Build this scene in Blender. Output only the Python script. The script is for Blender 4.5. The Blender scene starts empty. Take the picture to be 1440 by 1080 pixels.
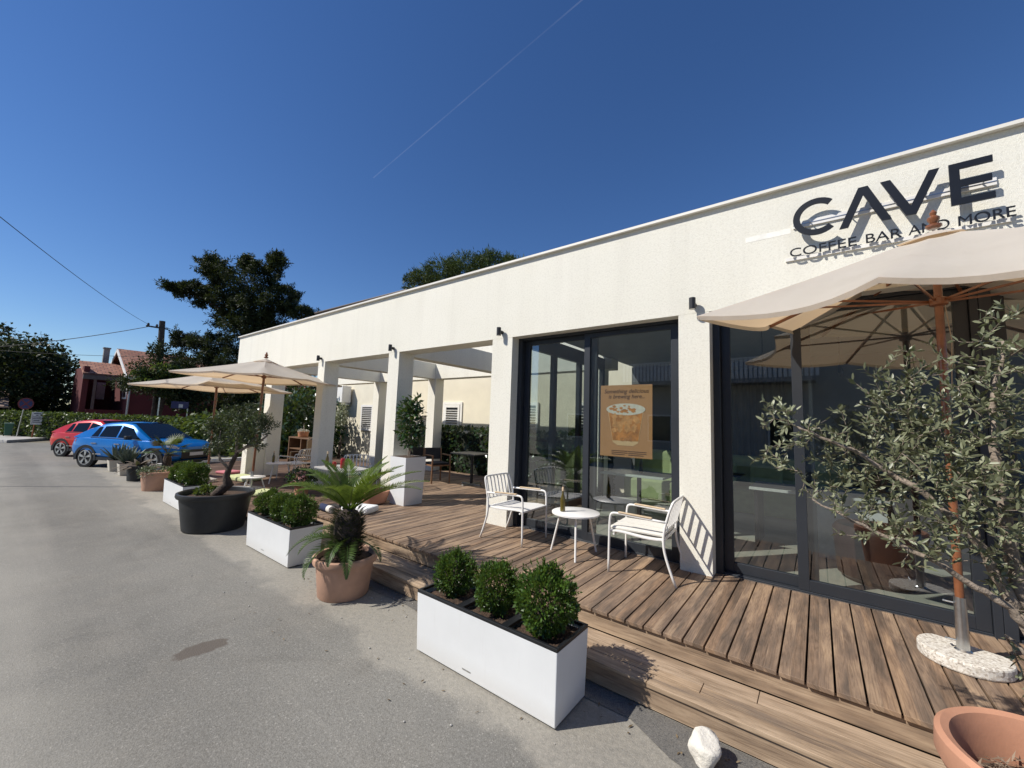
import bpy, math, random
import numpy as np
from math import sin, cos, pi, radians as rad
from mathutils import Vector, Matrix
rng = np.random.default_rng(7); random.seed(7)
sc = bpy.context.scene
COL = sc.collection
D = .336          # deck level
T = .17           # lower terrace / step level
CAMZ = 1.84

# ------------------------------------------------------------------ helpers
class MB:
    def __init__(s): s.v = []; s.f = []
    def raw(s, v, f):
        b = len(s.v); s.v += [tuple(p) for p in v]; s.f += [tuple(b+i for i in q) for q in f]; return s
    def box(s, x0, x1, y0, y1, z0, z1):
        return s.raw([(x0,y0,z0),(x1,y0,z0),(x1,y1,z0),(x0,y1,z0),(x0,y0,z1),(x1,y0,z1),(x1,y1,z1),(x0,y1,z1)],
                     [(0,3,2,1),(4,5,6,7),(0,1,5,4),(1,2,6,5),(2,3,7,6),(3,0,4,7)])
    def obox(s, c, ax, ay, az):
        c = Vector(c); ax = Vector(ax); ay = Vector(ay); az = Vector(az); v = []
        for k in (-1,1):
            for (i,j) in ((-1,-1),(1,-1),(1,1),(-1,1)): v.append(c+ax*i+ay*j+az*k)
        return s.raw(v, [(0,3,2,1),(4,5,6,7),(0,1,5,4),(1,2,6,5),(2,3,7,6),(3,0,4,7)])
    def tube(s, pts, r, n=8, cap=True):
        pts = [Vector(p) for p in pts]; m = len(pts)
        rs = r if isinstance(r, (list, tuple)) else [r]*m
        t0 = (pts[1]-pts[0]).normalized()
        u = t0.orthogonal().normalized(); rings = []
        for i, p in enumerate(pts):
            t = (pts[min(i+1,m-1)]-pts[max(i-1,0)]).normalized()
            u = (u - t*u.dot(t)); u = u.normalized() if u.length > 1e-6 else t.orthogonal().normalized()
            w = t.cross(u)
            rings.append([p+(u*cos(2*pi*k/n)+w*sin(2*pi*k/n))*rs[i] for k in range(n)])
        v = [q for R in rings for q in R]; f = []
        for i in range(m-1):
            for k in range(n):
                a = i*n+k; b = i*n+(k+1) % n; f.append((a,b,b+n,a+n))
        if cap: f.append(tuple(range(n-1,-1,-1))); f.append(tuple((m-1)*n+k for k in range(n)))
        return s.raw(v, f)
    def lathe(s, prof, c=(0,0,0), n=32, cap=True):
        v = []; f = []
        for (r,z) in prof:
            for k in range(n): v.append((c[0]+r*cos(2*pi*k/n), c[1]+r*sin(2*pi*k/n), c[2]+z))
        for i in range(len(prof)-1):
            for k in range(n):
                a = i*n+k; b = i*n+(k+1) % n; f.append((a,b,b+n,a+n))
        if cap:
            f.append(tuple(range(n-1,-1,-1))); f.append(tuple((len(prof)-1)*n+k for k in range(n)))
        return s.raw(v, f)
    def prism(s, poly, fn, d0, d1):
        """poly: 2D outline; fn(u,v,d)->xyz"""
        n = len(poly); v = [fn(a,b,d0) for a,b in poly]+[fn(a,b,d1) for a,b in poly]
        f = [tuple(range(n-1,-1,-1)), tuple(range(n,2*n))]+[(i,(i+1) % n,(i+1) % n+n,i+n) for i in range(n)]
        return s.raw(v, f)
    def build(s, name, mat, parent=None, world=False, smooth=False, bevel=0, solid=0):
        me = bpy.data.meshes.new(name); v = s.v
        if parent is not None and world:
            L = parent.location; v = [(p[0]-L.x,p[1]-L.y,p[2]-L.z) for p in v]
        me.from_pydata(v, [], s.f); me.update()
        return link(name, me, mat, parent, smooth, bevel)

def link(name, me, mat, parent=None, smooth=False, bevel=0):
    me.materials.clear(); me.materials.append(mat)
    if smooth:
        me.polygons.foreach_set('use_smooth', [True]*len(me.polygons))
        if smooth != 'all':
            try: me.set_sharp_from_angle(angle=rad(40))
            except Exception: pass
    o = bpy.data.objects.new(name, me); COL.objects.link(o)
    if parent is not None: o.parent = parent
    if bevel:
        m = o.modifiers.new('bevel', 'BEVEL'); m.width = bevel; m.segments = 2; m.limit_method = 'ANGLE'; m.angle_limit = rad(50)
    return o

def thing(name, label, cat, loc=(0,0,0), rz=0, group=None):
    o = bpy.data.objects.new(name, None); COL.objects.link(o); o.empty_display_size = .1
    o.location = loc; o.rotation_euler = (0,0,rz); return tag(o, label, cat, group)
def tag(o, label, cat, group=None):
    o['label'] = label; o['category'] = cat
    if group: o['group'] = group
    return o
def kind(o, k, label=None):
    o['kind'] = k
    if label: o['label'] = label
    return o
def clone(root, loc, rz=0, label=None, group=None, scale=None):
    def cp(o, par):
        c = o.copy(); COL.objects.link(c)
        if par: c.parent = par
        for ch in list(o.children): cp(ch, c)
        return c
    r = cp(root, None); r.location = loc; r.rotation_euler = (0,0,rz)
    if scale: r.scale = (scale,)*3 if not isinstance(scale, tuple) else scale
    if label: r['label'] = label
    if group: r['group'] = group
    return r

def qmesh(name, V):
    """V: (N,4,3) quads -> mesh"""
    n = len(V); me = bpy.data.meshes.new(name)
    me.vertices.add(4*n); me.vertices.foreach_set('co', V.reshape(-1).astype(np.float32))
    me.loops.add(4*n); me.loops.foreach_set('vertex_index', np.arange(4*n, dtype=np.int32))
    me.polygons.add(n); me.polygons.foreach_set('loop_start', np.arange(0,4*n,4,dtype=np.int32))
    try: me.polygons.foreach_set('loop_total', np.full(n,4,dtype=np.int32))
    except Exception: pass
    me.update(); me.validate(); return me
def unit(a): return a/np.maximum(np.linalg.norm(a,axis=-1,keepdims=True),1e-9)
def leafquads(P, dirs, nrm, L, W, fold=.15):
    d = unit(dirs); s = unit(np.cross(d, nrm)); n = np.cross(s, d)
    L = np.asarray(L).reshape(-1,1); W = np.asarray(W).reshape(-1,1)
    m = P+d*L*.45+n*W*fold
    return np.stack([P, m+s*W*.5, P+d*L, m-s*W*.5], 1)
def rnd3(n): return unit(rng.normal(size=(n,3)))
def blob_leaves(blobs, n, L, W, shell=.55, out=.8, jitter=.12, up=.0):
    """blobs: list of (cx,cy,cz,rx,ry,rz). leaf clumps spread through the crown's volume"""
    B = np.array(blobs, float); w = (B[:,3]*B[:,4]*B[:,5])**(2/3); idx = rng.choice(len(B), n, p=w/w.sum())
    u = rnd3(n); r = shell+(1-shell)*rng.random(n)**.5
    r *= 1+rng.normal(size=n)*jitter
    P = B[idx,:3]+u*B[idx,3:]*r[:,None]
    d = unit(u*out+rnd3(n)+np.array([0,0,up])); nr = unit(u*.6+rnd3(n)+np.array([0,0,.5]))
    s = rng.uniform(.7,1.3,n)
    return leafquads(P, d, nr, L*s, W*s)

# ------------------------------------------------------------------ materials
def newmat(name):
    m = bpy.data.materials.new(name); m.use_nodes = True; nt = m.node_tree; b = nt.nodes['Principled BSDF']; return m, nt, b
def N(nt, t, **k):
    n = nt.nodes.new(t)
    for a, v in k.items():
        if a in n.inputs.keys(): n.inputs[a].default_value = v
        else: setattr(n, a, v)
    return n
def ramp(nt, fac, stops):
    r = nt.nodes.new('ShaderNodeValToRGB'); e = r.color_ramp.elements
    while len(e) < len(stops): e.new(.5)
    for i, (p, c) in enumerate(stops): e[i].position = p; e[i].color = (*c, 1)
    nt.links.new(fac, r.inputs[0]); return r.outputs[0]
def mixc(nt, fac, a, b, typ='MIX'):
    m = nt.nodes.new('ShaderNodeMix'); m.data_type = 'RGBA'; m.blend_type = typ
    for sock, val in ((m.inputs[0],fac),(m.inputs[6],a),(m.inputs[7],b)):
        if hasattr(val, 'links') or isinstance(val, bpy.types.NodeSocket): nt.links.new(val, sock)
        else: sock.default_value = val if not isinstance(val, tuple) else (*val,1)[:4]
    return m.outputs[2]
def noise(nt, scale, detail=4, rough=.55, coord=None, dist=0):
    n = N(nt, 'ShaderNodeTexNoise', Scale=scale, Detail=detail, Roughness=rough, Distortion=dist)
    if coord is not None: nt.links.new(coord, n.inputs['Vector'])
    return n.outputs['Fac']
def objcoord(nt, scale=(1,1,1)):
    t = nt.nodes.new('ShaderNodeTexCoord'); m = nt.nodes.new('ShaderNodeMapping'); m.inputs['Scale'].default_value = scale
    nt.links.new(t.outputs['Object'], m.inputs[0]); return m.outputs[0]
def bump(nt, b, h, strength=.3, dist=.01):
    n = N(nt, 'ShaderNodeBump', Strength=strength, Distance=dist); nt.links.new(h, n.inputs['Height']); nt.links.new(n.outputs[0], b.inputs['Normal'])
def M(name, c, rough=.6, var=.12, vs=3, metal=0, bmp=0, bs=60, spec=.5, coat=0, bd=.004):
    """base colour with soft worn variation"""
    m, nt, b = newmat(name); co = objcoord(nt)
    f = noise(nt, vs, 5, .6, co)
    lo = tuple(max(0,x*(1-var)) for x in c); hi = tuple(min(1,x*(1+var)) for x in c)
    nt.links.new(ramp(nt, f, [(.3,lo),(.7,hi)]), b.inputs['Base Color'])
    b.inputs['Roughness'].default_value = rough; b.inputs['Metallic'].default_value = metal
    b.inputs['Specular IOR Level'].default_value = spec
    if coat: b.inputs['Coat Weight'].default_value = coat; b.inputs['Coat Roughness'].default_value = .03
    if bmp: bump(nt, b, noise(nt, bs, 4, .6, co), bmp, bd)
    return m
def leafmat(name, c1, c2, rough=.45, tr=.25, spec=.4):
    m, nt, b = newmat(name)
    g = nt.nodes.new('ShaderNodeNewGeometry')
    col = ramp(nt, g.outputs['Random Per Island'], [(0,c1),(.6,c2),(1,tuple(min(1,x*1.35) for x in c2))])
    f = noise(nt, 1.3, 3, .5, objcoord(nt))
    col = mixc(nt, f, col, tuple(x*.75 for x in c1))
    nt.links.new(col, b.inputs['Base Color']); b.inputs['Roughness'].default_value = rough; b.inputs['Specular IOR Level'].default_value = spec
    if tr:
        t = N(nt, 'ShaderNodeBsdfTranslucent'); nt.links.new(mixc(nt, .5, col, (.25,.32,.04), 'MIX'), t.inputs[0])
        x = N(nt, 'ShaderNodeMixShader'); x.inputs[0].default_value = tr
        nt.links.new(b.outputs[0], x.inputs[1]); nt.links.new(t.outputs[0], x.inputs[2])
        nt.links.new(x.outputs[0], nt.nodes['Material Output'].inputs[0])
    return m
def woodmat(name, axis, pitch, off, dark, mid, light, gs=1.0, rough=.65):
    """weathered boards; axis = board direction (0 x, 1 y), pitch across"""
    m, nt, b = newmat(name); t = nt.nodes.new('ShaderNodeTexCoord'); s = nt.nodes.new('ShaderNodeSeparateXYZ'); nt.links.new(t.outputs['Object'], s.inputs[0])
    across = s.outputs[1 if axis == 0 else 0]; along = s.outputs[axis]
    def ma(op, a, bb=None):
        n = N(nt, 'ShaderNodeMath'); n.operation = op
        for i, q in enumerate((a, bb)):
            if q is None: continue
            if isinstance(q, (int, float)): n.inputs[i].default_value = q
            else: nt.links.new(q, n.inputs[i])
        return n.outputs[0]
    ac2 = ma('ADD', across, ma('MULTIPLY', s.outputs[2], 1.0))
    idx = ma('FLOOR', ma('DIVIDE', ma('SUBTRACT', across, off), pitch))
    wn = N(nt, 'ShaderNodeTexWhiteNoise'); wn.noise_dimensions = '1D'; nt.links.new(idx, wn.inputs['W'])
    r = wn.outputs['Value']
    def comb(x, y, z):
        c = nt.nodes.new('ShaderNodeCombineXYZ')
        for i, q in enumerate((x,y,z)):
            if isinstance(q, (int,float)): c.inputs[i].default_value = q
            else: nt.links.new(q, c.inputs[i])
        return c.outputs[0]
    z = ma('MULTIPLY', r, 37.0)
    fine = noise(nt, 1, 6, .65, comb(ma('MULTIPLY', along, 2.2*gs), ma('MULTIPLY', ac2, 130*gs), z))
    cath = noise(nt, 1, 2, .5, comb(ma('MULTIPLY', along, .75*gs), ma('MULTIPLY', ac2, 13*gs), z), .35)
    rings = ma('ABSOLUTE', ma('SUBTRACT', ma('FRACT', ma('MULTIPLY', cath, 16.0)), .5))
    blot = noise(nt, 1, 5, .62, comb(ma('MULTIPLY', along, 1.5), ma('MULTIPLY', ac2, 9), z))
    spots = noise(nt, 1, 4, .6, comb(ma('MULTIPLY', along, 5), ma('MULTIPLY', ac2, 14), z))
    col = ramp(nt, ma('ADD', blot, ma('MULTIPLY', ma('SUBTRACT', r, .5), .16)), [(.34,light),(.50,mid),(.66,dark)])
    col = mixc(nt, ramp(nt, spots, [(.55,(0,0,0)),(.8,(.35,.35,.35))]), col, dark)
    v = ma('ADD', ma('MULTIPLY', fine, .8), ma('MULTIPLY', rings, .5))
    shade = ramp(nt, v, [(.36,(.70,.68,.66)),(.56,(1,1,1)),(.80,(1.0,.99,.97))])
    col = mixc(nt, 1.0, col, shade, 'MULTIPLY')
    tone = ramp(nt, r, [(0,(.80,.80,.82)),(.5,(1,1,1)),(1,(1.0,.93,.86))]); col = mixc(nt, 1.0, col, tone, 'MULTIPLY')
    nt.links.new(col, b.inputs['Base Color']); b.inputs['Roughness'].default_value = rough; b.inputs['Specular IOR Level'].default_value = .3
    bump(nt, b, v, .35, .003)
    return m

stucco, nt, b = newmat('stucco'); co = objcoord(nt)
col = ramp(nt, noise(nt, .5, 4, .6, co), [(.3,(.80,.775,.675)),(.7,(.85,.825,.735))])
col = mixc(nt, mixc(nt, 1, ramp(nt, noise(nt, 1, 4, .6, objcoord(nt, (3,3,.25))), [(.48,(0,0,0)),(.8,(.38,.38,.38))]), (1,1,1), 'MULTIPLY'), col, (.66,.63,.55))
col = mixc(nt, 1.0, col, ramp(nt, noise(nt, 42, 4, .75, co), [(.36,(.90,.895,.885)),(.52,(1,1,1))]), 'MULTIPLY')
nt.links.new(col, b.inputs['Base Color']); b.inputs['Roughness'].default_value = .9; b.inputs['Specular IOR Level'].default_value = .15
vr = N(nt, 'ShaderNodeTexVoronoi', Scale=190.0); nt.links.new(co, vr.inputs['Vector'])
h = mixc(nt, .5, noise(nt, 150, 5, .75, co), vr.outputs['Distance']); bump(nt, b, h, .8, .0055)
cream = M('cream_render', (.73,.675,.54), .9, .06, 1.5, bmp=.3, bs=80)
capm = M('coping_metal', (.74,.71,.64), .5, .06, 2)
anth = M('anthracite_frame', (.024,.028,.035), .42, .12, 3, spec=.5)
blackm = M('black_metal', (.015,.015,.017), .45, .2, 5)
letterm = M('letter_black', (.006,.007,.010), .4, .2, 5)
whitem = M('white_paint', (.80,.78,.74), .4, .05, 6)
planterm, nt, b = newmat('planter_white'); co = objcoord(nt); sp_q = nt.nodes.new('ShaderNodeSeparateXYZ'); nt.links.new(co, sp_q.inputs[0])
col = ramp(nt, noise(nt, 2.2, 5, .6, co), [(.3,(.69,.70,.70)),(.7,(.75,.76,.76))])
sm = N(nt,'ShaderNodeMath'); sm.operation = 'MULTIPLY_ADD'; nt.links.new(noise(nt, 9, 5, .7, co), sm.inputs[0]); sm.inputs[1].default_value = -.10; nt.links.new(sp_q.outputs[2], sm.inputs[2])
col = mixc(nt, ramp(nt, sm.outputs[0], [(.0,(.22,.22,.22)),(.10,(0,0,0))]), col, (.46,.42,.36))
col = mixc(nt, ramp(nt, noise(nt, 1, 5, .7, objcoord(nt, (14,14,1.2))), [(.60,(0,0,0)),(.8,(.18,.18,.18))]), col, (.45,.43,.39))
nt.links.new(col, b.inputs['Base Color']); b.inputs['Roughness'].default_value = .45; bump(nt, b, noise(nt, 25, 4, .6, co), .08, .004)
plastic = M('black_plastic', (.012,.013,.015), .42, .25, 8, bmp=.1, bs=120)
tubm = M('tub_black', (.018,.020,.022), .5, .3, 6, bmp=.15, bs=90)
terra = M('terracotta', (.47,.235,.145), .85, .16, 3, bmp=.2, bs=60)
terra2 = M('terracotta_pale', (.50,.30,.21), .85, .16, 4, bmp=.2, bs=60)
soil = M('soil', (.075,.045,.028), .95, .6, 45, bmp=1, bs=60, bd=.02)
canvas, nt, b = newmat('umbrella_canvas'); co = objcoord(nt)
col = ramp(nt, noise(nt, 2.0, 4, .6, co), [(.3,(.63,.59,.515)),(.7,(.71,.67,.595))]); nt.links.new(col, b.inputs['Base Color']); b.inputs['Roughness'].default_value = .9
b.inputs['Specular IOR Level'].default_value = .1
bump(nt, b, noise(nt, 1, 3, .55, objcoord(nt, (5,5,2)), .8), .55, .02)
t = N(nt, 'ShaderNodeBsdfTranslucent', Color=(.78,.56,.34,1)); x = N(nt, 'ShaderNodeMixShader'); x.inputs[0].default_value = .42
nt.links.new(b.outputs[0], x.inputs[1]); nt.links.new(t.outputs[0], x.inputs[2]); nt.links.new(x.outputs[0], nt.nodes['Material Output'].inputs[0])
polem = M('varnished_wood', (.21,.075,.030), .35, .3, 12, coat=.4)
armwood = M('arm_wood', (.58,.44,.28), .5, .15, 20)
wicker = M('wicker', (.40,.26,.15), .7, .35, 60, bmp=.6, bs=90)
teak = M('teak', (.25,.13,.065), .5, .3, 14)
brick = M('chimney_brick', (.35,.17,.11), .9, .25, 12)
darkc = M('dark_fabric', (.025,.027,.032), .9, .3, 20)
seatfab = M('seat_fabric', (.72,.69,.62), .9, .06, 30, bmp=.3, bs=200)
limec = M('lime_fabric', (.52,.56,.30), .9, .1, 12)
pinkc = M('pink_fabric', (.50,.17,.19), .9, .1, 12)
sofac = M('green_fabric', (.40,.46,.24), .9, .12, 8)
steel = M('galvanised', (.55,.56,.56), .32, .12, 25, metal=1)
bottlem = M('oil_bottle', (.10,.075,.012), .12, .3, 6, spec=.7)
redm = M('red_sauce', (.35,.015,.02), .3, .2, 6)
barkm = M('bark_olive', (.26,.21,.165), .9, .4, 14, bmp=.9, bs=30, bd=.02)
barkd = M('bark_dark', (.07,.05,.038), .95, .35, 6, bmp=.8, bs=14, bd=.05)
stonem = M('white_stone', (.72,.68,.60), .9, .15, 8, bmp=.6, bs=22, bd=.02)
concrete = M('kerb_concrete', (.42,.40,.37), .9, .2, 4, bmp=.4, bs=60)
polewood = M('utility_pole_wood', (.045,.038,.032), .9, .3, 5, bmp=.5, bs=30)
wirem = M('wire_black', (.012,.012,.012), .7, .1, 3)
blueP = M('car_paint_blue', (.001,.155,.50), .3, .05, 2, metal=.2, spec=.3, coat=.6)
redP = M('car_paint_red', (.55,.014,.010), .3, .05, 2, metal=.1, spec=.3, coat=.5)
carglass = M('car_glass', (.004,.005,.006), .05, .1, 3, spec=.35)
tyrem = M('tyre', (.012,.012,.012), .8, .2, 20)
alloy = M('alloy', (.62,.63,.65), .28, .05, 8, metal=.9)
chrome = M('chrome', (.75,.75,.75), .1, .02, 3, metal=1)
lampred = M('lamp_red', (.35,.01,.01), .15, .1, 3)
platem = M('plate_white', (.62,.62,.62), .4, .05, 8)
redwall = M('red_wall', (.105,.019,.020), .85, .12, 1.5, bmp=.3, bs=40)
greenbin = M('bin_green', (.012,.085,.05), .45, .15, 5)
signw = M('sign_white', (.62,.62,.60), .5, .12, 12)
signb = M('sign_blue', (.012,.022,.11), .4, .1, 6)
signr = M('sign_red', (.14,.012,.02), .4, .1, 6)
rust = M('rust', (.28,.085,.04), .85, .4, 12)
greyplaster = M('grey_plaster', (.26,.26,.25), .9, .12, 1.5)
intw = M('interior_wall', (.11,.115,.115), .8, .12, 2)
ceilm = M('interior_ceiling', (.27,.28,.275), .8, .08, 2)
posterm = M('poster_tan', (.55,.27,.11), .6, .03, 2)
ptext = M('poster_text', (.10,.04,.02), .6, .05, 2)
iced = M('poster_coffee', (.62,.24,.055), .5, .45, 9)
icew = M('poster_ice', (.78,.70,.58), .5, .12, 30)
icecup = M('poster_cup', (.80,.52,.27), .5, .08, 9)
floorm = M('interior_floor', (.42,.40,.35), .5, .15, 3)

glass, nt, b = newmat('window_glass')
gg = nt.nodes.new('ShaderNodeNewGeometry'); dp = N(nt,'ShaderNodeVectorMath'); dp.operation='DOT_PRODUCT'; nt.links.new(gg.outputs['Normal'],dp.inputs[0]); nt.links.new(gg.outputs['Incoming'],dp.inputs[1])
def mth(op,a,b2=None):
    n = N(nt,'ShaderNodeMath'); n.operation = op
    for i,q in enumerate((a,b2)):
        if q is None: continue
        if isinstance(q,(int,float)): n.inputs[i].default_value = q
        else: nt.links.new(q,n.inputs[i])
    return n.outputs[0]
refl = mth('ADD', .175, mth('MULTIPLY', .825, mth('POWER', mth('SUBTRACT', 1.0, mth('ABSOLUTE', dp.outputs['Value'])), 5.0)))
tr_ = N(nt, 'ShaderNodeBsdfTransparent', Color=(.72,.78,.76,1)); gl = N(nt, 'ShaderNodeBsdfGlossy', Color=(.95,.97,1,1), Roughness=.0)
x = N(nt, 'ShaderNodeMixShader'); nt.links.new(refl, x.inputs[0]); nt.links.new(tr_.outputs[0], x.inputs[1]); nt.links.new(gl.outputs[0], x.inputs[2])
nt.links.new(x.outputs[0], nt.nodes['Material Output'].inputs[0])

# roof tiles: rows of curved tiles with per-tile colour
tile, nt, b = newmat('roof_tiles'); co = objcoord(nt)
bk = N(nt, 'ShaderNodeTexBrick', Scale=1.0); bk.inputs['Brick Width'].default_value = .42; bk.inputs['Row Height'].default_value = .36; bk.inputs['Mortar Size'].default_value = .035
bk.inputs['Color1'].default_value = (.24,.08,.045,1); bk.inputs['Color2'].default_value = (.40,.19,.12,1); bk.inputs['Mortar'].default_value = (.10,.04,.03,1)
mp = N(nt, 'ShaderNodeMapping'); mp.inputs['Rotation'].default_value = (0,0,rad(90)); nt.links.new(co, mp.inputs[0]); nt.links.new(mp.outputs[0], bk.inputs['Vector'])
nt.links.new(mixc(nt, noise(nt, 2, 4, .6, co), bk.outputs[0], mixc(nt, .3, bk.outputs[0], (.4,.26,.19))), b.inputs['Base Color']); b.inputs['Roughness'].default_value = .85
bump(nt, b, bk.outputs['Fac'], -.6, .05)

# asphalt
asph, nt, b = newmat('asphalt'); co = objcoord(nt)
big = noise(nt, .35, 5, .6, co); mid = noise(nt, 2.3, 5, .65, co); fine = noise(nt, 160, 3, .7, co)
col = ramp(nt, big, [(.3,(.195,.187,.167)),(.7,(.285,.272,.24))])
col = mixc(nt, ramp(nt, mid, [(.45,(0,0,0)),(.75,(.55,.55,.55))]), col, (.30,.28,.24))
grit = noise(nt, 55, 4, .7, co)
col = mixc(nt, ramp(nt, grit, [(.36,(.65,.65,.65)),(.56,(0,0,0))]), col, mixc(nt, 1, col, (.60,.59,.57), 'MULTIPLY'))
col = mixc(nt, ramp(nt, fine, [(.38,(.55,.55,.55)),(.58,(0,0,0))]), col, mixc(nt, 1, col, (.50,.50,.50), 'MULTIPLY'))
col = mixc(nt, ramp(nt, noise(nt, .9, 5, .7, co, 1.2), [(.55,(0,0,0)),(.75,(.5,.5,.5))]), col, mixc(nt, 1, col, (.68,.67,.66), 'MULTIPLY'))
vor = N(nt, 'ShaderNodeTexVoronoi', Scale=120.0); nt.links.new(co, vor.inputs['Vector'])
col = mixc(nt, ramp(nt, vor.outputs['Color'], [(.78,(0,0,0)),(.92,(.35,.35,.35))]), col, (.50,.47,.42))
def sxyz():
    t_ = nt.nodes.new('ShaderNodeTexCoord'); q_ = nt.nodes.new('ShaderNodeSeparateXYZ'); nt.links.new(t_.outputs['Object'], q_.inputs[0]); return q_.outputs
def mt(op,a,c=0.0):
    n = N(nt,'ShaderNodeMath'); n.operation = op
    for i_,q_ in enumerate((a,c)):
        if isinstance(q_,(int,float)): n.inputs[i_].default_value = q_
        else: nt.links.new(q_,n.inputs[i_])
    return n.outputs[0]
X_,Y_,Z_ = sxyz(); wob = noise(nt, 1.6, 4, .6, co); wob2 = noise(nt, 7, 4, .6, co)
# sandy dusty band in front of the planters, a mended strip and an oil stain
band = mt('ADD', mt('SUBTRACT', Y_, 1.95), mt('MULTIPLY', mt('SUBTRACT', wob, .5), .9))
sand = ramp(nt, band, [(.0,(0,0,0)),(.14,(.72,.72,.72)),(1,(.5,.5,.5))])
col = mixc(nt, mixc(nt, 1, sand, ramp(nt, noise(nt, 26, 5, .75, co), [(.35,(.35,.35,.35)),(.62,(1,1,1))]), 'MULTIPLY'), col, (.37,.34,.285))
pale = mt('ADD', mt('SUBTRACT', .75, Y_), mt('MULTIPLY', mt('SUBTRACT', wob, .5), 1.4))
col = mixc(nt, ramp(nt, pale, [(.0,(0,0,0)),(.9,(.55,.55,.55))]), col, (.36,.34,.29))
lane = mt('ABSOLUTE', mt('ADD', mt('SUBTRACT', Y_, .75), mt('MULTIPLY', mt('SUBTRACT', wob, .5), .5)))
col = mixc(nt, ramp(nt, lane, [(.15,(.28,.28,.28)),(.6,(0,0,0))]), col, mixc(nt, 1, col, (.7,.69,.68), 'MULTIPLY'))
sx_ = mt('MULTIPLY', mt('ADD', X_, 3.87), 9.0); sy_ = mt('MULTIPLY', mt('SUBTRACT', mt('ADD', Y_, mt('MULTIPLY', mt('ADD', X_, 3.87), -.35)), 1.165), 5.2)
dist_ = mt('ADD', mt('SQRT', mt('ADD', mt('POWER', mt('ABSOLUTE', sx_), 2.0), mt('POWER', mt('ABSOLUTE', sy_), 2.0))), mt('MULTIPLY', mt('SUBTRACT', wob2, .5), 1.0))
col = mixc(nt, ramp(nt, dist_, [(.85,(.85,.85,.85)),(1.0,(0,0,0))]), col, (.115,.095,.078))
streak = noise(nt, 1, 4, .6, objcoord(nt, (.12,1.4,1)))
col = mixc(nt, ramp(nt, streak, [(.5,(0,0,0)),(.72,(.35,.35,.35))]), col, (.36,.335,.29))
nt.links.new(col, b.inputs['Base Color']); b.inputs['Roughness'].default_value = .9; b.inputs['Specular IOR Level'].default_value = .25
bump(nt, b, mixc(nt, .5, grit, vor.outputs['Distance']), .55, .006)
asph2, nt, b = newmat('asphalt_dark'); co = objcoord(nt)
fine = noise(nt, 130, 3, .7, co); col = ramp(nt, noise(nt, 1.2, 5, .65, co), [(.3,(.15,.142,.128)),(.7,(.225,.212,.19))])
col = mixc(nt, ramp(nt, fine, [(.35,(.8,.8,.8)),(.6,(0,0,0))]), col, (.06,.06,.06)); nt.links.new(col, b.inputs['Base Color']); b.inputs['Roughness'].default_value = .92
bump(nt, b, fine, .7, .008)
stain = M('road_stain', (.17,.145,.12), .8, .3, 9, bmp=.3, bs=150)
granite, nt, b = newmat('washed_pebbles'); co = objcoord(nt); vor = N(nt, 'ShaderNodeTexVoronoi', Scale=95.0); nt.links.new(co, vor.inputs['Vector'])
wb = N(nt, 'ShaderNodeRGBToBW'); nt.links.new(vor.outputs['Color'], wb.inputs[0])
nt.links.new(ramp(nt, wb.outputs[0], [(.1,(.34,.29,.24)),(.4,(.60,.55,.47)),(.9,(.76,.73,.66))]), b.inputs['Base Color']); b.inputs['Roughness'].default_value = .8
bump(nt, b, vor.outputs['Distance'], -.8, .01)

deckm = woodmat('deck_wood', 1, .142, -.1033, (.135,.102,.078), (.25,.175,.122), (.42,.295,.192))
stepm = woodmat('step_wood', 0, .125, 2.787, (.22,.168,.125), (.37,.27,.18), (.55,.415,.285), .8)
riserm = woodmat('riser_wood', 0, 9, 0, (.19,.14,.10), (.34,.245,.165), (.52,.39,.265), .8)
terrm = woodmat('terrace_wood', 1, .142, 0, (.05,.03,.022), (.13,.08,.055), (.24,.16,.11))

olive = leafmat('olive_leaf', (.13,.145,.075), (.33,.345,.215), .42, .12, .5)
boxl = leafmat('boxwood_leaf', (.030,.072,.010), (.105,.195,.030), .38, .25, .5)
hedgel = leafmat('hedge_leaf', (.045,.080,.016), (.11,.165,.036), .45, .25)
ivyl = leafmat('ivy_leaf', (.012,.034,.010), (.035,.075,.020), .3, .15, .6)
laurell = leafmat('laurel_leaf', (.018,.050,.014), (.045,.10,.025), .25, .15, .6)
cypl = leafmat('cypress_leaf', (.014,.025,.010), (.038,.052,.022), .6, .08, .2)
oakl = leafmat('oak_leaf', (.012,.024,.008), (.034,.052,.018), .55, .08, .25)
pinel = leafmat('pine_leaf', (.028,.052,.014), (.075,.115,.030), .55, .1, .25)
cycl = leafmat('cycas_leaf', (.07,.13,.012), (.18,.26,.035), .35, .3, .5)
agavel = leafmat('agave_leaf', (.085,.115,.095), (.19,.225,.19), .55, .03)
fanl = leafmat('fan_leaf', (.055,.095,.025), (.12,.16,.05), .45, .2)
succl = leafmat('succulent_leaf', (.12,.16,.09), (.22,.26,.17), .5, .1)
dryl = leafmat('dry_leaf', (.10,.075,.055), (.20,.16,.12), .8, .1)
flowl = leafmat('flower_petal', (.55,.20,.22), (.70,.45,.42), .6, .2)

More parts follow.
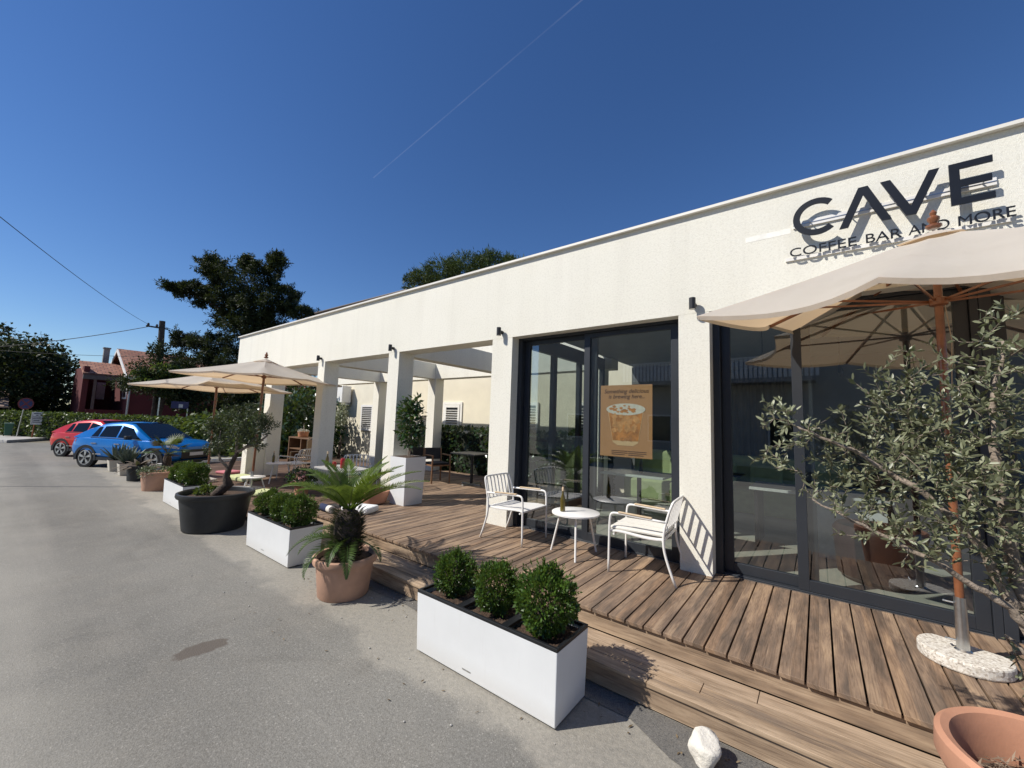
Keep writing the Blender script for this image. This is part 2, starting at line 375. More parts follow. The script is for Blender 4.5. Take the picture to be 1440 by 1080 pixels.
# ------------------------------------------------------------------ ground
def grid_sheet(name, mat, x0, x1, y0, y1, z):
    return MB().raw([(x0,y0,z),(x1,y0,z),(x1,y1,z),(x0,y1,z)], [(0,1,2,3)]).build(name, mat)
kind(grid_sheet('ground', M('dry_ground', (.19,.165,.12), .95, .25, .6, bmp=.4, bs=8), -900, 900, -900, 900, -.02), 'structure', 'dry soil ground around the cafe reaching the horizon')
v = [(-900,-9),(12,-9),(12,2.83),(-8,2.84),(-13,2.9),(-16.2,3.3),(-17.5,6.2),(-26,8.4),(-30.2,3.2),(-32.2,.3),(-34,-.6),(-60,-4),(-900,-60)]
kind(MB().raw([(a,c,0) for a,c in v], [tuple(range(len(v)))]).build('road', asph), 'structure', 'pale worn asphalt street in front of the cafe')
pv = [(-4.5,2.80),(-4.2,2.62),(-3.3,2.68),(-2.2,2.60),(-1.0,2.635),(-.72,2.49),(-.2,2.36),(.6,2.25),(3,2.1),(3,2.80)]
kind(MB().raw([(a,c,.004) for a,c in pv], [tuple(range(len(pv)))]).build('road_edge', asph2), 'structure', 'dark gravelly asphalt strip along the wooden step')
jd = Vector((1.90,2.085,0)).normalized(); jn = Vector((-jd.y,jd.x,0))*.011; a = Vector((-16.2,-1.3,.003)); c = Vector((-12.5,2.75,.003))
kind(MB().raw([a-jn,c-jn,c+jn,a+jn], [(0,1,2,3)]).build('road_joint', blackm), 'structure', 'thin dark joint running across the asphalt street')
# scattered pebbles along the street edge
pb = MB()
for k in range(70):
    x = rng.uniform(-6,1.2); y = rng.uniform(1.2,2.77) if k % 2 else rng.uniform(2.5,2.77); r = rng.uniform(.003,.009)
    pb.lathe([(r*.6,0),(r,r*.4),(r*.5,r*.9)], (x,y,.003), 5)
kind(pb.build('gravel', concrete), 'stuff', 'loose pale grit lying along the edge of the street')

# terrace
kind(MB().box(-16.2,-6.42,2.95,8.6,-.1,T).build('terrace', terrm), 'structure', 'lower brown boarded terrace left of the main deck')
k1 = thing('terrace_kerb', 'white painted low kerb at the far end of the terrace by the parked cars', 'kerb', (-16.3,4.4,0))
MB().obox((-16.25,4.3,.12), (.07,0,0), (-.55,1.5,0), (0,0,.12)).build('kerb_stone', whitem, k1, True, bevel=.01)

n = 170; P = np.stack([rng.uniform(-5,1.0,n), np.where(rng.random(n)<.7, rng.uniform(2.45,2.76,n), rng.uniform(1.6,2.4,n)), rng.uniform(.006,.014,n)],1); dq = rnd3(n); dq[:,2] *= .2
kind(link('leaf_litter', qmesh('lit', leafquads(P, dq, np.tile([0,0,1.],(n,1)), rng.uniform(.015,.05,n), rng.uniform(.006,.016,n))), leafmat('litter_leaf', (.11,.075,.04), (.32,.24,.14), .9, 0)), 'stuff', 'small dry leaves and twigs scattered along the wooden step')
# wooden deck
dk = thing('wooden_deck', 'weathered brown plank deck with one step in front of the glazed cafe', 'deck', (-1.5,3.2,0))
mb = MB()
for k in range(-66, 30):
    x0 = -.1033+.142*k
    x1 = x0+.1315
    if x1 < -9.3 or x0 > 3.2: continue
    y0 = 3.165+rng.uniform(-.003,.003); y1 = 4.90 if x0 > -3.62 else 8.5
    if x0 < -6.45: y0 = 5.05
    zt = D+rng.uniform(-.0015,.0015)
    mb.box(x0+.001, x1, y0, y1, zt-.028, zt)
mb.build('deck_boards', deckm, dk, True, bevel=.003)
mb = MB().box(-6.4,3.2,3.19,3.215,T+.006,D-.032); mb.build('riser', riserm, dk, True)
mb = MB()
for j, (y0,y1) in enumerate(((2.785,2.905),(2.912,3.037),(3.042,3.186))):
    xs = [-6.4,-3.1+.4*j,-.95+.3*j,3.2]
    for i in range(3): mb.box(xs[i]+.002, xs[i+1]-.002, y0, y1, T-.03, T)
mb.build('step_tread', stepm, dk, True, bevel=.003)
mb = MB().box(-6.4,-1.75,2.80,2.822,.012,T-.034).box(-1.745,3.2,2.80,2.822,.012,T-.034); mb.build('step_riser', riserm, dk, True)
MB().box(-6.35,3.2,3.25,3.30,0,D-.04).box(-6.40,-6.36,3.22,5.0,.02,D-.03).build('joist', M('joist_wood', (.07,.05,.035), .9, .3, 6), dk, True)

# ------------------------------------------------------------------ cafe building
cb = thing('cafe_building', 'white stucco single storey cafe with open pergola bays on the left', 'building', (-4,4.64,0))
def CB(name, mat, mb, **k): return mb.build(name, mat, cb, True, **k)
FY, BY = 4.64, 5.0
CB('parapet_wall', stucco, MB().box(-14.76,4.2,FY,BY,3.12,4.27))
CB('coping', capm, MB().box(-14.80,4.2,FY-.05,BY+.03,4.272,4.302))
for (x0,x1) in ((-12.39,-12.02),(-9.47,-9.16),(-6.67,-6.34),(-3.99,-3.60),(-1.22,-.90)):
    CB('pillar', stucco, MB().box(x0,x1,FY+.002,BY-.002,0,3.121))
CB('pillar', stucco, MB().box(2.95,4.2,FY+.002,BY-.002,0,3.121))
for x in (-12.30,-9.47,-6.66):
    CB('cross_beam', stucco, MB().box(x,x+.30,BY,8.06,3.08,3.54))
CB('back_beam', stucco, MB().box(-14.76,-3.5,8.06,8.40,3.08,4.25))
for x in (-12.35,-9.47,-6.70):
    CB('back_pillar', stucco, MB().box(x,x+.33,8.062,8.398,0,3.081))
CB('back_pillar', stucco, MB().box(-4.02,-3.72,8.062,8.398,0,3.081))
CB('low_wall', stucco, MB().box(-12.36,-12.05,4.20,4.638,0,1.0))
CB('roof', greyplaster, MB().box(-3.75,4.2,BY+.002,9.9,3.42,3.75))
CB('ceiling', ceilm, MB().box(-3.55,4.2,BY+.002,9.7,3.30,3.416))
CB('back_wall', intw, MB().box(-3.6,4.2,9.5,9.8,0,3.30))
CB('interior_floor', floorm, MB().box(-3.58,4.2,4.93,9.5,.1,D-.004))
CB('lintel', anth, MB().box(-3.598,-1.222,4.93,4.99,3.14,3.30))

def window_wall(name, label, x0, x1, mull, sash2=True):
    """sliding glazed door set back in the facade"""
    t = thing(name, label, 'sliding door', ((x0+x1)/2,4.86,D))
    mb = MB(); y0,y1 = 4.80,4.94
    mb.box(x0,x0+.07,y0,y1,D-.02,3.14); mb.box(x1-.05,x1,y0,y1,D-.02,3.14); mb.box(x0+.07,x1-.05,y0,y1,3.085,3.14); mb.box(x0+.07,x1-.05,y0+.02,y1,D-.02,D+.02)
    mb.build('frame', anth, t, True, bevel=.004)
    for (a,b2,ya) in ((x0+.072,mull+.075,4.885),(mull-.085,x1-.052,4.825)):
        s = MB(); zb,zt = D+.022,3.083; yb = ya+.05; w = .085
        s.box(a,a+w,ya,yb,zb,zt).box(b2-w,b2,ya,yb,zb,zt).box(a+w,b2-w,ya,yb,zb,zb+.10).box(a+w,b2-w,ya,yb,zt-.065,zt)
        so = s.build('sash', anth, t, True, bevel=.003)
        g = MB().raw([(a+w-.005,ya+.025,zb+.09),(b2-w+.005,ya+.025,zb+.09),(b2-w+.005,ya+.025,zt-.06),(a+w-.005,ya+.025,zt-.06)], [(0,1,2,3)])
        g.build('pane', glass, so, False).location = (-t.location.x,-t.location.y,-t.location.z)
    MB().box(x0+.05,x1-.05,4.80,4.815,D+.001,D+.006).build('sill_strip', steel, t, True)
    return t
window_wall('sliding_door', 'dark framed glass sliding door with the coffee poster behind two armchairs', -3.60, -1.22, -2.41)
window_wall('sliding_door', 'dark framed wide glass sliding door behind the big parasol and olive tree', -.90, 1.07, -.107)
window_wall('sliding_door', 'dark framed glass door at the far right edge behind the leaning olive', 1.072, 2.948, 2.0)
# side glazing towards the pergola
t = thing('glazed_side_wall', 'dark framed glass side wall between the cafe room and the pergola', 'glazing', (-3.7,6.5,D))
mb = MB(); x0,x1 = -3.74,-3.66
for y in (5.01,5.95,6.9,7.95): mb.box(x0,x1,y,y+.11,D,3.05)
mb.box(x0,x1,5.01,8.06,3.05,3.30).box(x0,x1,5.12,7.95,D-.02,D+.11)
fr_ = mb.build('frame', anth, t, True)
for y0,y1 in ((5.12,5.95),(6.06,6.9),(7.01,7.95)):
    MB().raw([(-3.70,y0,D+.11),(-3.70,y1,D+.11),(-3.70,y1,3.05),(-3.70,y0,3.05)], [(0,1,2,3)]).build('pane', glass, t, True)

# wall lamps
def lamp0():
    t = thing('wall_lamp', 'x', 'wall lamp', (0,0,0))
    MB().lathe([(.030,-.062),(.034,-.062),(.034,.062),(.030,.062),(.028,.05)], (0,-.085,0), 20).build('lamp_body', blackm, t, smooth=True)
    MB().lathe([(.001,-.055),(.029,-.0625)], (0,-.085,0), 16).build('lamp_lens', signw, t)
    MB().lathe([(.028,0),(.028,.055)], (0,0,0), 16).build('wall_mount', blackm, t).rotation_euler = (rad(90),0,0)
    return t
l0 = lamp0(); G = 'black wall lamps along the cafe facade'
LP = [(-1.05,3.21,'black cylinder wall lamp beside the tip of the big parasol'),(-3.80,3.21,'black cylinder wall lamp just left of the poster door'),
      (-6.52,3.20,'black cylinder wall lamp above the pillar with the tall white planter'),(-9.33,3.20,'black cylinder wall lamp above the pillar nearest the left parasols')]
for i,(x,z,lb) in enumerate(LP):
    if i == 0: l0.location = (x,FY,z); l0['label'] = lb; l0['group'] = G
    else: clone(l0, (x,FY,z), 0, lb, G)

# ------------------------------------------------------------------ sign
sg = thing('facade_sign', 'large black raised lettering with a smaller line below on the white parapet', 'sign', (.5,4.56,3.7))
def fx(u,w,d): return (u, d, w)
def letter(polys):
    mb = MB()
    for p in polys: mb.prism(p, fx, 4.545, 4.56)
    return mb.build('letter', letterm, sg, True)
Z0,Z1 = 3.702,4.052; H_ = Z1-Z0; sw = .058
cx,cz,ro = .055,(Z0+Z1)/2,H_/2*1.02
arc = [(a) for a in np.linspace(rad(48), rad(312), 40)]
mb = MB(); ri = ro-sw*.92
V=[];F=[]
for a in arc:
    for d in (4.545,4.56):
        V += [(cx+ro*1.02*cos(a),d,cz+ro*sin(a)),(cx+ri*1.02*cos(a),d,cz+ri*sin(a))]
for i in range(len(arc)-1):
    a=4*i; F += [(a,a+4,a+5,a+1),(a+2,a+3,a+7,a+6),(a,a+2,a+6,a+4),(a+1,a+5,a+7,a+3)]
F += [(0,1,3,2),(4*(len(arc)-1),4*(len(arc)-1)+2,4*(len(arc)-1)+3,4*(len(arc)-1)+1)]
mb.raw(V,F).build('letter', letterm, sg, True)
def lam(xl, xr, up):
    xm=(xl+xr)/2; za,zb=(Z0,Z1) if up else (Z1,Z0); q=.032
    return [[(xl,za),(xl+.063,za),(xm,zb-(zb-za)*.22),(xm,zb),(xm-q,zb)],[(xr,za),(xm+q,zb),(xm,zb),(xm,zb-(zb-za)*.22),(xr-.063,za)]]
letter(lam(.215,.565,True)); letter(lam(.505,.865,False))
letter([[(.915,Z0),(.973,Z0),(.973,Z1),(.915,Z1)],[(.973,Z0),(1.15,Z0),(1.15,Z0+.054),(.973,Z0+.054)],[(.973,cz-.027),(1.14,cz-.027),(1.14,cz+.027),(.973,cz+.027)],[(.973,Z1-.054),(1.15,Z1-.054),(1.15,Z1),(.973,Z1)]])
def text_mesh(s, size, extrude, mat, name, parent, loc, width=None, shear=0, bold=0):
    cu = bpy.data.curves.new(name, 'FONT'); cu.body = s; cu.size = size; cu.extrude = extrude; cu.align_x = 'LEFT'; cu.shear = shear; cu.offset = bold
    o = bpy.data.objects.new(name, cu); COL.objects.link(o); bpy.context.view_layer.update()
    dg = bpy.context.evaluated_depsgraph_get(); me = bpy.data.meshes.new_from_object(o.evaluated_get(dg)); bpy.data.objects.remove(o)
    xs = [q.co.x for q in me.vertices]; w = max(xs)-min(xs); k = width/w if width else 1
    for q in me.vertices: q.co = (q.co.x*k, -q.co.z, q.co.y)
    n = link(name, me, mat, parent); L = parent.location; n.location = (loc[0]-L.x,loc[1]-L.y,loc[2]-L.z); return n
for wd,xa,xb in (('COFFEE',-.168,.325),('BAR',.385,.615),('AND',.665,.905),('MORE',.945,1.242)): text_mesh(wd, .118, .006, letterm, 'tagline_word', sg, (xa,4.585,3.538), xb-xa)
MB().box(-.13,1.18,4.622,4.638,3.835,3.895).box(-.20,1.24,4.622,4.638,3.515,3.545).build('mounting_rail_pattern', whitem, sg, True)
mb = MB()
for x in (.0,.28,.50,.60,.78,.95,1.1): mb.box(x,x+.008,4.56,4.63,3.86,3.868)
mb.box(-.13,1.18,4.618,4.6215,3.861,3.867)
mb.build('mounting_studs', steel, sg, True)
MB().box(-.54,-.15,FY-.0015,FY+.001,3.80,3.858).build('wall_repair', M('repair_plaster', (.83,.81,.74), .85, .12, 8, bmp=.4, bs=90), cb, True)

# ------------------------------------------------------------------ poster
ps = thing('window_poster', 'tan poster of an iced coffee cup stuck inside the glass door', 'poster', (-1.924,4.865,1.9))
MB().box(-2.262,-1.586,4.862,4.866,1.457,2.366).build('sheet', posterm, ps, True)
PY = 4.860
text_mesh('Something delicious', .075, .0004, ptext, 'headline', ps, (-2.215,PY,2.262), .585, .28, 0)
text_mesh('is brewing here...', .075, .0004, ptext, 'headline', ps, (-2.155,PY,2.195), .475, .28, 0)
cup = [(-.235,2.045),(.235,2.045),(.165,1.64),(.10,1.60),(-.10,1.60),(-.165,1.64)]
def pf(u,w,d): return (-1.924+u,d,w)
MB().prism(cup, pf, PY, PY+.001).build('cup_print', icecup, ps, True)
MB().prism([(-.222,2.01),(.222,2.01),(.165,1.66),(-.165,1.66)], pf, PY-.001, PY-.0002).build('coffee_print', iced, ps, True)
el = lambda rx,rz,cz,n=28: [(rx*cos(2*pi*k/n), cz+rz*sin(2*pi*k/n)) for k in range(n)]
MB().prism(el(.255,.075,2.055), pf, PY-.002, PY-.0012).build('rim_print', icew, ps, True)
mb = MB()
for k in range(34):
    a = rng.uniform(0,2*pi); r = rng.random()**.5*.85; u,w = .23*r*cos(a), 2.06+.055*r*sin(a); q = rng.uniform(.012,.03)
    mb.prism([(u+q*cos(t_)*(1+.3*sin(3*t_)), w+q*.6*sin(t_)) for t_ in np.linspace(0,2*pi,6)[:-1]], pf, PY-.003-.00001*k, PY-.0022-.00001*k)
mb.build('ice_print', iced, ps, True)
mb = MB()
for k in range(16):
    u,w = -.13+.26*(k%4)/3+rng.uniform(-.03,.03), 1.80+.05*(k//4)+rng.uniform(-.015,.015); q = rng.uniform(.03,.055); ph = rng.uniform(0,1.5)
    mb.prism([(u+q*cos(ph+t_), w+q*sin(ph+t_)) for t_ in np.linspace(0,2*pi,5)[:-1]], pf, PY-.003-.00001*k, PY-.0022-.00001*k)
mb.build('swirl_pattern', M('poster_swirl', (.70,.33,.11), .5, .35, 14), ps, True)
mb = MB()
for i,(u,w) in enumerate(((-.16,.22),(.06,.24))):
    for j in range(3): mb.prism([(u-.02,1.527-.022*j),(u-.02+w*(.95 if j < 2 else .8),1.527-.022*j),(u-.02+w*(.95 if j < 2 else .8),1.535-.022*j),(u-.02,1.535-.022*j)], pf, PY, PY+.001)
mb.build('small_print', ptext, ps, True)
text_mesh('CAVE', .06, .0003, posterm, 'cup_lettering', ps, (-1.99,PY-.003,1.655), .15)

# ------------------------------------------------------------------ interior furniture
tb = thing('cafe_table', 'square pale topped table inside behind the poster door', 'table', (-2.35,6.6,D))
MB().box(-2.85,-1.85,6.15,6.95,1.06,1.09).build('tabletop', M('pale_top', (.55,.60,.55), .25, .08, 4), tb, True, bevel=.004)
MB().tube([(-2.35,6.55,1.06),(-2.35,6.55,D+.02)], .035, 12).box(-2.6,-2.1,6.5,6.6,D,D+.02).box(-2.4,-2.3,6.3,6.8,D+.001,D+.021).build('pedestal', blackm, tb, True)
sf = thing('green_sofa', 'lime green upholstered bench sofa along the wall inside the cafe', 'sofa', (-1.8,8.9,D))
MB().box(-3.4,.4,8.5,9.3,D,D+.42).build('seat', sofac, sf, True, bevel=.05)
MB().box(-3.4,.4,9.12,9.45,D+.43,D+1.0).build('backrest', sofac, sf, True, bevel=.06)
for i,x in enumerate((-2.3,-1.55,-.8)):
    c_ = thing('sofa_cushion', ('rounded green cushion at the left on the indoor sofa','rounded green cushion in the middle of the indoor sofa','rounded green cushion at the right on the indoor sofa')[i], 'cushion', (x,8.85,D+.44), 0, 'green cushions on the indoor sofa')
    MB().obox((x,8.98,D+.66), (.26,0,0), (0,.07,.02), (0,.05,.22)).build('pad', sofac, c_, True, bevel=.06)
t2 = thing('cafe_table', 'dark small table inside near the green cushions', 'table', (-1.5,7.9,D))
MB().box(-1.95,-1.05,7.6,8.2,1.06,1.085).build('tabletop', blackm, t2, True)
MB().tube([(-1.8,7.9,1.06),(-1.25,7.9,D)], .02, 8).tube([(-1.2,7.9,1.06),(-1.75,7.9,D)], .02, 8).build('leg', blackm, t2, True)
ct = thing('service_counter', 'pale table with a white front panel behind the right glass door', 'counter', (.1,6.6,D))
MB().box(-.75,.65,6.2,7.0,1.07,1.10).build('counter_top', signw, ct, True)
MB().box(-.05,.60,6.3,6.35,D,1.07).build('front_panel', signw, ct, True)
MB().box(-.70,-.66,6.25,6.95,D,1.07).build('leg', blackm, ct, True)
bc = thing('back_counter', 'dark brown cupboard row against the back wall inside', 'cupboard', (1.4,9.1,D))
MB().box(.6,3.8,8.8,9.48,D,1.25).build('body', M('dark_cupboard', (.05,.03,.02), .5, .2, 3), bc, True)
for i in range(4): MB().box(.62+.8*i,1.38+.8*i,8.78,8.80,D+.05,1.22).build('door', M('dark_cupboard_door', (.06,.035,.025), .45, .2, 3), bc, True)
wf = thing('waiting_pouf', 'round brown leather tub chair just inside the right glass door', 'armchair', (.45,5.75,D))
MB().lathe([(.27,0),(.33,.05),(.36,.5),(.33,.55),(.28,.52),(.27,.32),(.01,.30)], (0,0,0), 28).build('shell', M('brown_leather', (.035,.012,.008), .4, .2, 6), wf, smooth=True)
cu = thing('window_curtain', 'dark striped curtain hanging at the back wall inside', 'curtain', (-1.0,9.4,D))
mb = MB(); xs = np.linspace(-1.6,-.5,45)
mb.raw([(x,9.38+.03*sin(i*1.3),z) for z in (1.3,3.1) for i,x in enumerate(xs)], [(i,i+1,i+46,i+45) for i in range(44)]).build('cloth', M('curtain', (.05,.055,.06), .9, .2, 5), cu, True)
for i,(x,y) in enumerate(((-2.9,6.0),(-1.7,6.4),(-.55,6.1),(.25,6.5))):
    p = thing('pendant_bulb', ('hanging bulb inside at the left of the poster door','hanging bulb inside above the poster','hanging bulb inside at the left of the right door','hanging bulb inside above the service counter')[i], 'pendant lamp', (x,y,2.6), 0, 'pendant bulbs inside the cafe')
    MB().tube([(0,0,.70),(0,0,.12)], .006, 6).build('cord', blackm, p)
    MB().lathe([(.012,.12),(.018,.09),(.035,.03),(.03,-.01),(.005,-.035)], (0,0,0), 14).build('bulb', M('smoked_bulb', (.03,.03,.03), .1, .1, 3), p, smooth=True)

def bottle(loc, mat, label, s=1.0):
    t = thing('sauce_bottle', label, 'bottle', loc)
    MB().lathe([(.022*s,0),(.030*s,.004),(.030*s,.13*s),(.026*s,.16*s),(.012*s,.20*s),(.011*s,.25*s)], (0,0,0), 16).build('glass_body', mat, t, smooth=True)
    MB().lathe([(.014*s,.235*s),(.014*s,.27*s),(.006*s,.285*s)], (0,0,0), 12).build('cap', armwood, t, smooth=True)
    return t
bottle((-2.32,6.55,1.091), bottlem, 'dark oil bottle on the pale table inside the cafe')
bottle((-1.35,7.85,1.086), bottlem, 'dark oil bottle on the small dark table inside the cafe', 1.1)

# ------------------------------------------------------------------ white metal armchair (faces +x)
def chair0():
    t = thing('metal_armchair', 'x', 'armchair')
    W = .285
    def bez(ps, n=8):
        out = []
        for i in range(len(ps)-2):
            p0 = (Vector(ps[i])+Vector(ps[i+1]))/2 if i else Vector(ps[0]); p1 = Vector(ps[i+1]); p2 = (Vector(ps[i+1])+Vector(ps[i+2]))/2 if i < len(ps)-3 else Vector(ps[-1])
            for k in range(n): u = k/n; out.append(p0*(1-u)**2+p1*2*u*(1-u)+p2*u*u)
        out.append(Vector(ps[-1])); return out
    back = bez([(-.37,-W,0),(-.27,-W,.25),(-.25,-W,.44),(-.29,-W,.62),(-.335,-W+.01,.76),(-.345,-W+.05,.785),(-.345,0,.785),(-.345,W-.05,.785),(-.335,W-.01,.76),(-.29,W,.62),(-.25,W,.44),(-.27,W,.25),(-.37,W,0)], 5)
    MB().tube(back, .0125, 8).build('back_frame', whitem, t, smooth='all')
    for s in (-1,1):
        arm = bez([(.29,s*W,0),(.285,s*W,.40),(.28,s*W,.56),(.26,s*W,.60),(.20,s*W,.605),(0,s*W,.595),(-.285,s*W,.585)], 6)
        MB().tube(arm, .0125, 8).build('arm_frame', whitem, t, smooth='all')
        MB().obox((.02,s*W,.612), (.17,0,.006), (0,.017,0), (0,0,.008)).build('arm_pad', armwood, t, bevel=.006)
    mb = MB()
    for k in range(7):
        y = -W+.055+k*(2*W-.11)/6; mb.obox((-.312,y,.645), (.004,0,.001), (0,.012,0), (-.033,0,.135))
    mb.tube([(-.28,-W,.51),(-.28,W,.51)], .009, 6); mb.build('back_slats', whitem, t)
    xs = np.linspace(-.26,.29,9); zs = [.425,.415,.412,.413,.418,.425,.430,.430,.422]
    V = [(x,y,z) for x,z in zip(xs,zs) for y in (-W+.012,W-.012)]+[(x,y,z-.022) for x,z in zip(xs,zs) for y in (-W+.012,W-.012)]
    n = len(xs); F = []
    for i in range(n-1): F += [(2*i,2*i+2,2*i+3,2*i+1),(2*n+2*i,2*n+2*i+1,2*n+2*i+3,2*n+2*i+2),(2*i,2*n+2*i,2*n+2*i+2,2*i+2),(2*i+1,2*i+3,2*n+2*i+3,2*n+2*i+1)]
    F += [(0,1,2*n+1,2*n),(2*n-2,4*n-2,4*n-1,2*n-1)]
    MB().raw(V,F).build('seat', whitem, t, bevel=.006)
    MB().tube([(.24,-W,.39),(.24,W,.39)], .010, 8).build('seat_rail', whitem, t); MB().tube([(-.25,-W,.40),(-.25,W,.40)], .010, 8).build('seat_rail', whitem, t)
    return t
ch = chair0(); G = 'white metal armchairs'
ch.location = (-3.19,4.33,D); ch['label'] = 'white metal armchair without a seat pad at the left of the small round table'; ch['group'] = G
ch.rotation_euler = (0,0,rad(2))
clone(ch, (-1.50,4.345,D), rad(180+4), 'white metal armchair with a pale seat pad in front of the white pillar', G)
clone(ch, (-11.0,5.0,T), rad(205), 'white metal armchair by the wicker chair under the pergola', G)
clone(ch, (-7.25,5.35,T), rad(245), 'white metal armchair behind the sauce table, its slatted back turned to the hedge', G)
clone(ch, (-8.35,5.15,T), rad(-30), 'white metal armchair half hidden behind the second pillar from the left', G)
sp = thing('seat_pad', 'pale thin seat pad lying on the armchair in front of the white pillar', 'cushion', (-1.52,4.345,D+.428))
sp.rotation_euler = (0,0,rad(4))
MB().box(-.27,.27,-.25,.25,.002,.035).build('pad', seatfab, sp, bevel=.015)
MB().box(-.272,.272,-.012,.012,.036,.038).build('seam', seatfab, sp)

def rtable(loc, label, r=.28, h=.482, rz=0):
    t = thing('round_table', label, 'table', loc, rz, 'white round metal side tables')
    MB().lathe([(r-.012,h-.022),(r,h-.02),(r,h-.003),(r-.004,h),(.001,h+.0005)], (0,0,0), 48).build('tabletop', whitem, t, smooth=True)
    for a in (193,299,60):
        c_,s_ = cos(rad(a)),sin(rad(a)); MB().tube([(c_*r*.66,s_*r*.66,h-.02),(c_*r*1.05,s_*r*1.05,0)], .0125, 10).build('leg', whitem, t, smooth=True)
    return t
rtable((-2.30,4.30,D), 'white round metal table with an oil bottle between the two front armchairs')
bottle((-2.42,4.20,D+.483), bottlem, 'oil bottle with pale cap on the round table by the poster door')
rtable((-10.65,4.45,T), 'white round metal table with a dark bottle beside the white low wall', .28)
bottle((-10.75,4.35,T+.483), bottlem, 'dark bottle on the round table beside the white low wall')
rtable((-9.85,3.60,T), 'low white round table among the lime floor cushions', .24, .30)
tS = thing('long_table', 'grey topped table with red sauce pots in front of a white pillar', 'table', (-7.0,4.05,T))
MB().box(-7.5,-6.52,3.75,4.35,T+.70,T+.73).build('tabletop', M('grey_top', (.42,.41,.39), .5, .1, 5), tS, True, bevel=.004)
MB().tube([(-7.0,4.05,T+.70),(-7.0,4.05,T+.03)], .035, 10).box(-7.3,-6.7,4.0,4.1,T,T+.03).build('pedestal', blackm, tS, True)
bottle((-7.32,3.9,T+.731), bottlem, 'brown bottle at the left on the sauce table', 1.0)
for i,(x,y) in enumerate(((-7.15,3.95),(-6.95,4.0))):
    p = thing('sauce_pot', ('small red sauce pot next to the brown bottle','taller red sauce pot in the middle of the sauce table')[i], 'pot', (x,y,T+.731), 0, 'red sauce pots on the grey table')
    h = .08+.08*i; MB().lathe([(.035,0),(.042,.01),(.042,h),(.036,h+.01)], (0,0,0), 16).build('pot_body', redm, p, smooth=True)
    MB().lathe([(.028,h),(.03,h+.02),(.001,h+.025)], (0,0,0), 12).build('lid', redm, p)

# wooden chairs under the pergola (dark)
def wchair():
    t = thing('wooden_chair', 'x', 'chair')
    for sx in (-1,1):
        MB().tube([(.24*sx,-.23,0),(.235*sx,-.23,.64)], .02, 8).build('leg', teak, t)
        MB().tube([(.24*sx,.25,0),(.225*sx,.22,.45),(.22*sx,.26,.80)], .02, 8).build('leg', teak, t)
        MB().obox((.235*sx,0,.65), (.022,0,0), (0,.25,0), (0,0,.012)).build('armrest', teak, t, bevel=.004)
    MB().box(-.24,.24,-.25,.22,.40,.43).build('seat_frame', teak, t)
    MB().box(-.22,.22,-.23,.20,.43,.48).build('seat_cushion', darkc, t, bevel=.015)
    MB().obox((0,.25,.67), (.22,0,0), (0,.02,-.003), (0,.02,.14)).build('backrest', darkc, t, bevel=.02)
    return t
wc = wchair(); G = 'teak chairs with dark cushions under the pergola'
wc.location = (-7.45,6.75,D); wc.rotation_euler = (0,0,rad(75)); wc['label'] = 'teak armchair with dark cushions left of the dark pedestal table'; wc['group'] = G
clone(wc, (-5.72,7.25,D), rad(-85), 'teak armchair with dark cushions right of the dark pedestal table', G)
clone(wc, (-8.3,6.6,D), rad(-100), 'teak armchair with dark cushions near the pergola hedge behind the sauce table', G)
tD = thing('pedestal_table', 'dark square pedestal table by the ivy hedge under the pergola', 'table', (-6.6,7.1,D))
MB().box(-7.0,-6.2,6.75,7.45,.72+D,.745+D).build('tabletop', M('dark_top', (.12,.115,.11), .35, .1, 4), tD, True)
MB().tube([(-6.6,7.1,D+.72),(-6.6,7.1,D+.03)], .035, 10).build('pedestal', blackm, tD, True)
MB().box(-6.9,-6.3,7.07,7.13,D,D+.03).box(-6.63,-6.57,6.8,7.4,D+.001,D+.031).build('foot', steel, tD, True)
# wicker chair, shelf with basket
wk = thing('wicker_armchair', 'pale wicker armchair with a high rounded back beside the wooden shelf', 'armchair', (-11.9,5.65,T), rad(-65))
for sx in (-1,1):
    MB().tube([(.27*sx,-.25,0),(.27*sx,-.25,.62),(.27*sx,.22,.66)], .018, 8).build('arm_frame', armwood, wk)
    MB().tube([(.25*sx,.28,0),(.25*sx,.26,.95)], .018, 8).build('leg', armwood, wk)
MB().tube([(-.25,.26,.95),(-.18,.27,1.02),(0,.28,1.05),(.18,.27,1.02),(.25,.26,.95)], .022, 8).build('top_rail', armwood, wk)
mb = MB(); mb.box(-.24,.24,.255,.275,.45,.97); mb.build('woven_back', wicker, wk)
MB().box(-.26,.26,-.26,.24,.38,.44).build('woven_seat', wicker, wk, bevel=.01)
sh = thing('wooden_shelf', 'warm wooden shelf unit against the big leafed hedge', 'shelf', (-14.3,6.8,T))
M_sh = M('shelf_pine', (.17,.095,.05), .6, .2, 10)
MB().box(-15.1,-13.2,6.55,7.05,T+.86,T+.90).build('top_board', M_sh, sh, True, bevel=.003)
for z in (.1,.48): MB().box(-15.04,-13.26,6.58,7.02,T+z,T+z+.03).build('shelf_board', M_sh, sh, True)
for x in (-15.1,-14.2,-13.25): MB().box(x,x+.05,6.56,7.04,T,T+.859).build('side_panel', M_sh, sh, True)
MB().box(-15.04,-13.26,7.021,7.039,T+.13,T+.859).build('back_panel', M_sh, sh, True)
bk_ = thing('basket_planter', 'woven basket with white flowers and a little branch on the wooden shelf', 'basket', (-14.45,6.75,T+.901))
MB().lathe([(.13,0),(.16,.02),(.18,.20),(.165,.205),(.15,.17),(.01,.16)], (0,0,0), 24).build('basket', M('basket_weave', (.45,.20,.10), .7, .3, 60, bmp=.6, bs=80), bk_, smooth=True)
link('blossoms', qmesh('bl', blob_leaves([(0,0,.21,.17,.17,.06)], 260, .05, .03)), leafmat('white_petal', (.6,.58,.5), (.75,.72,.65), .6, .2), bk_)
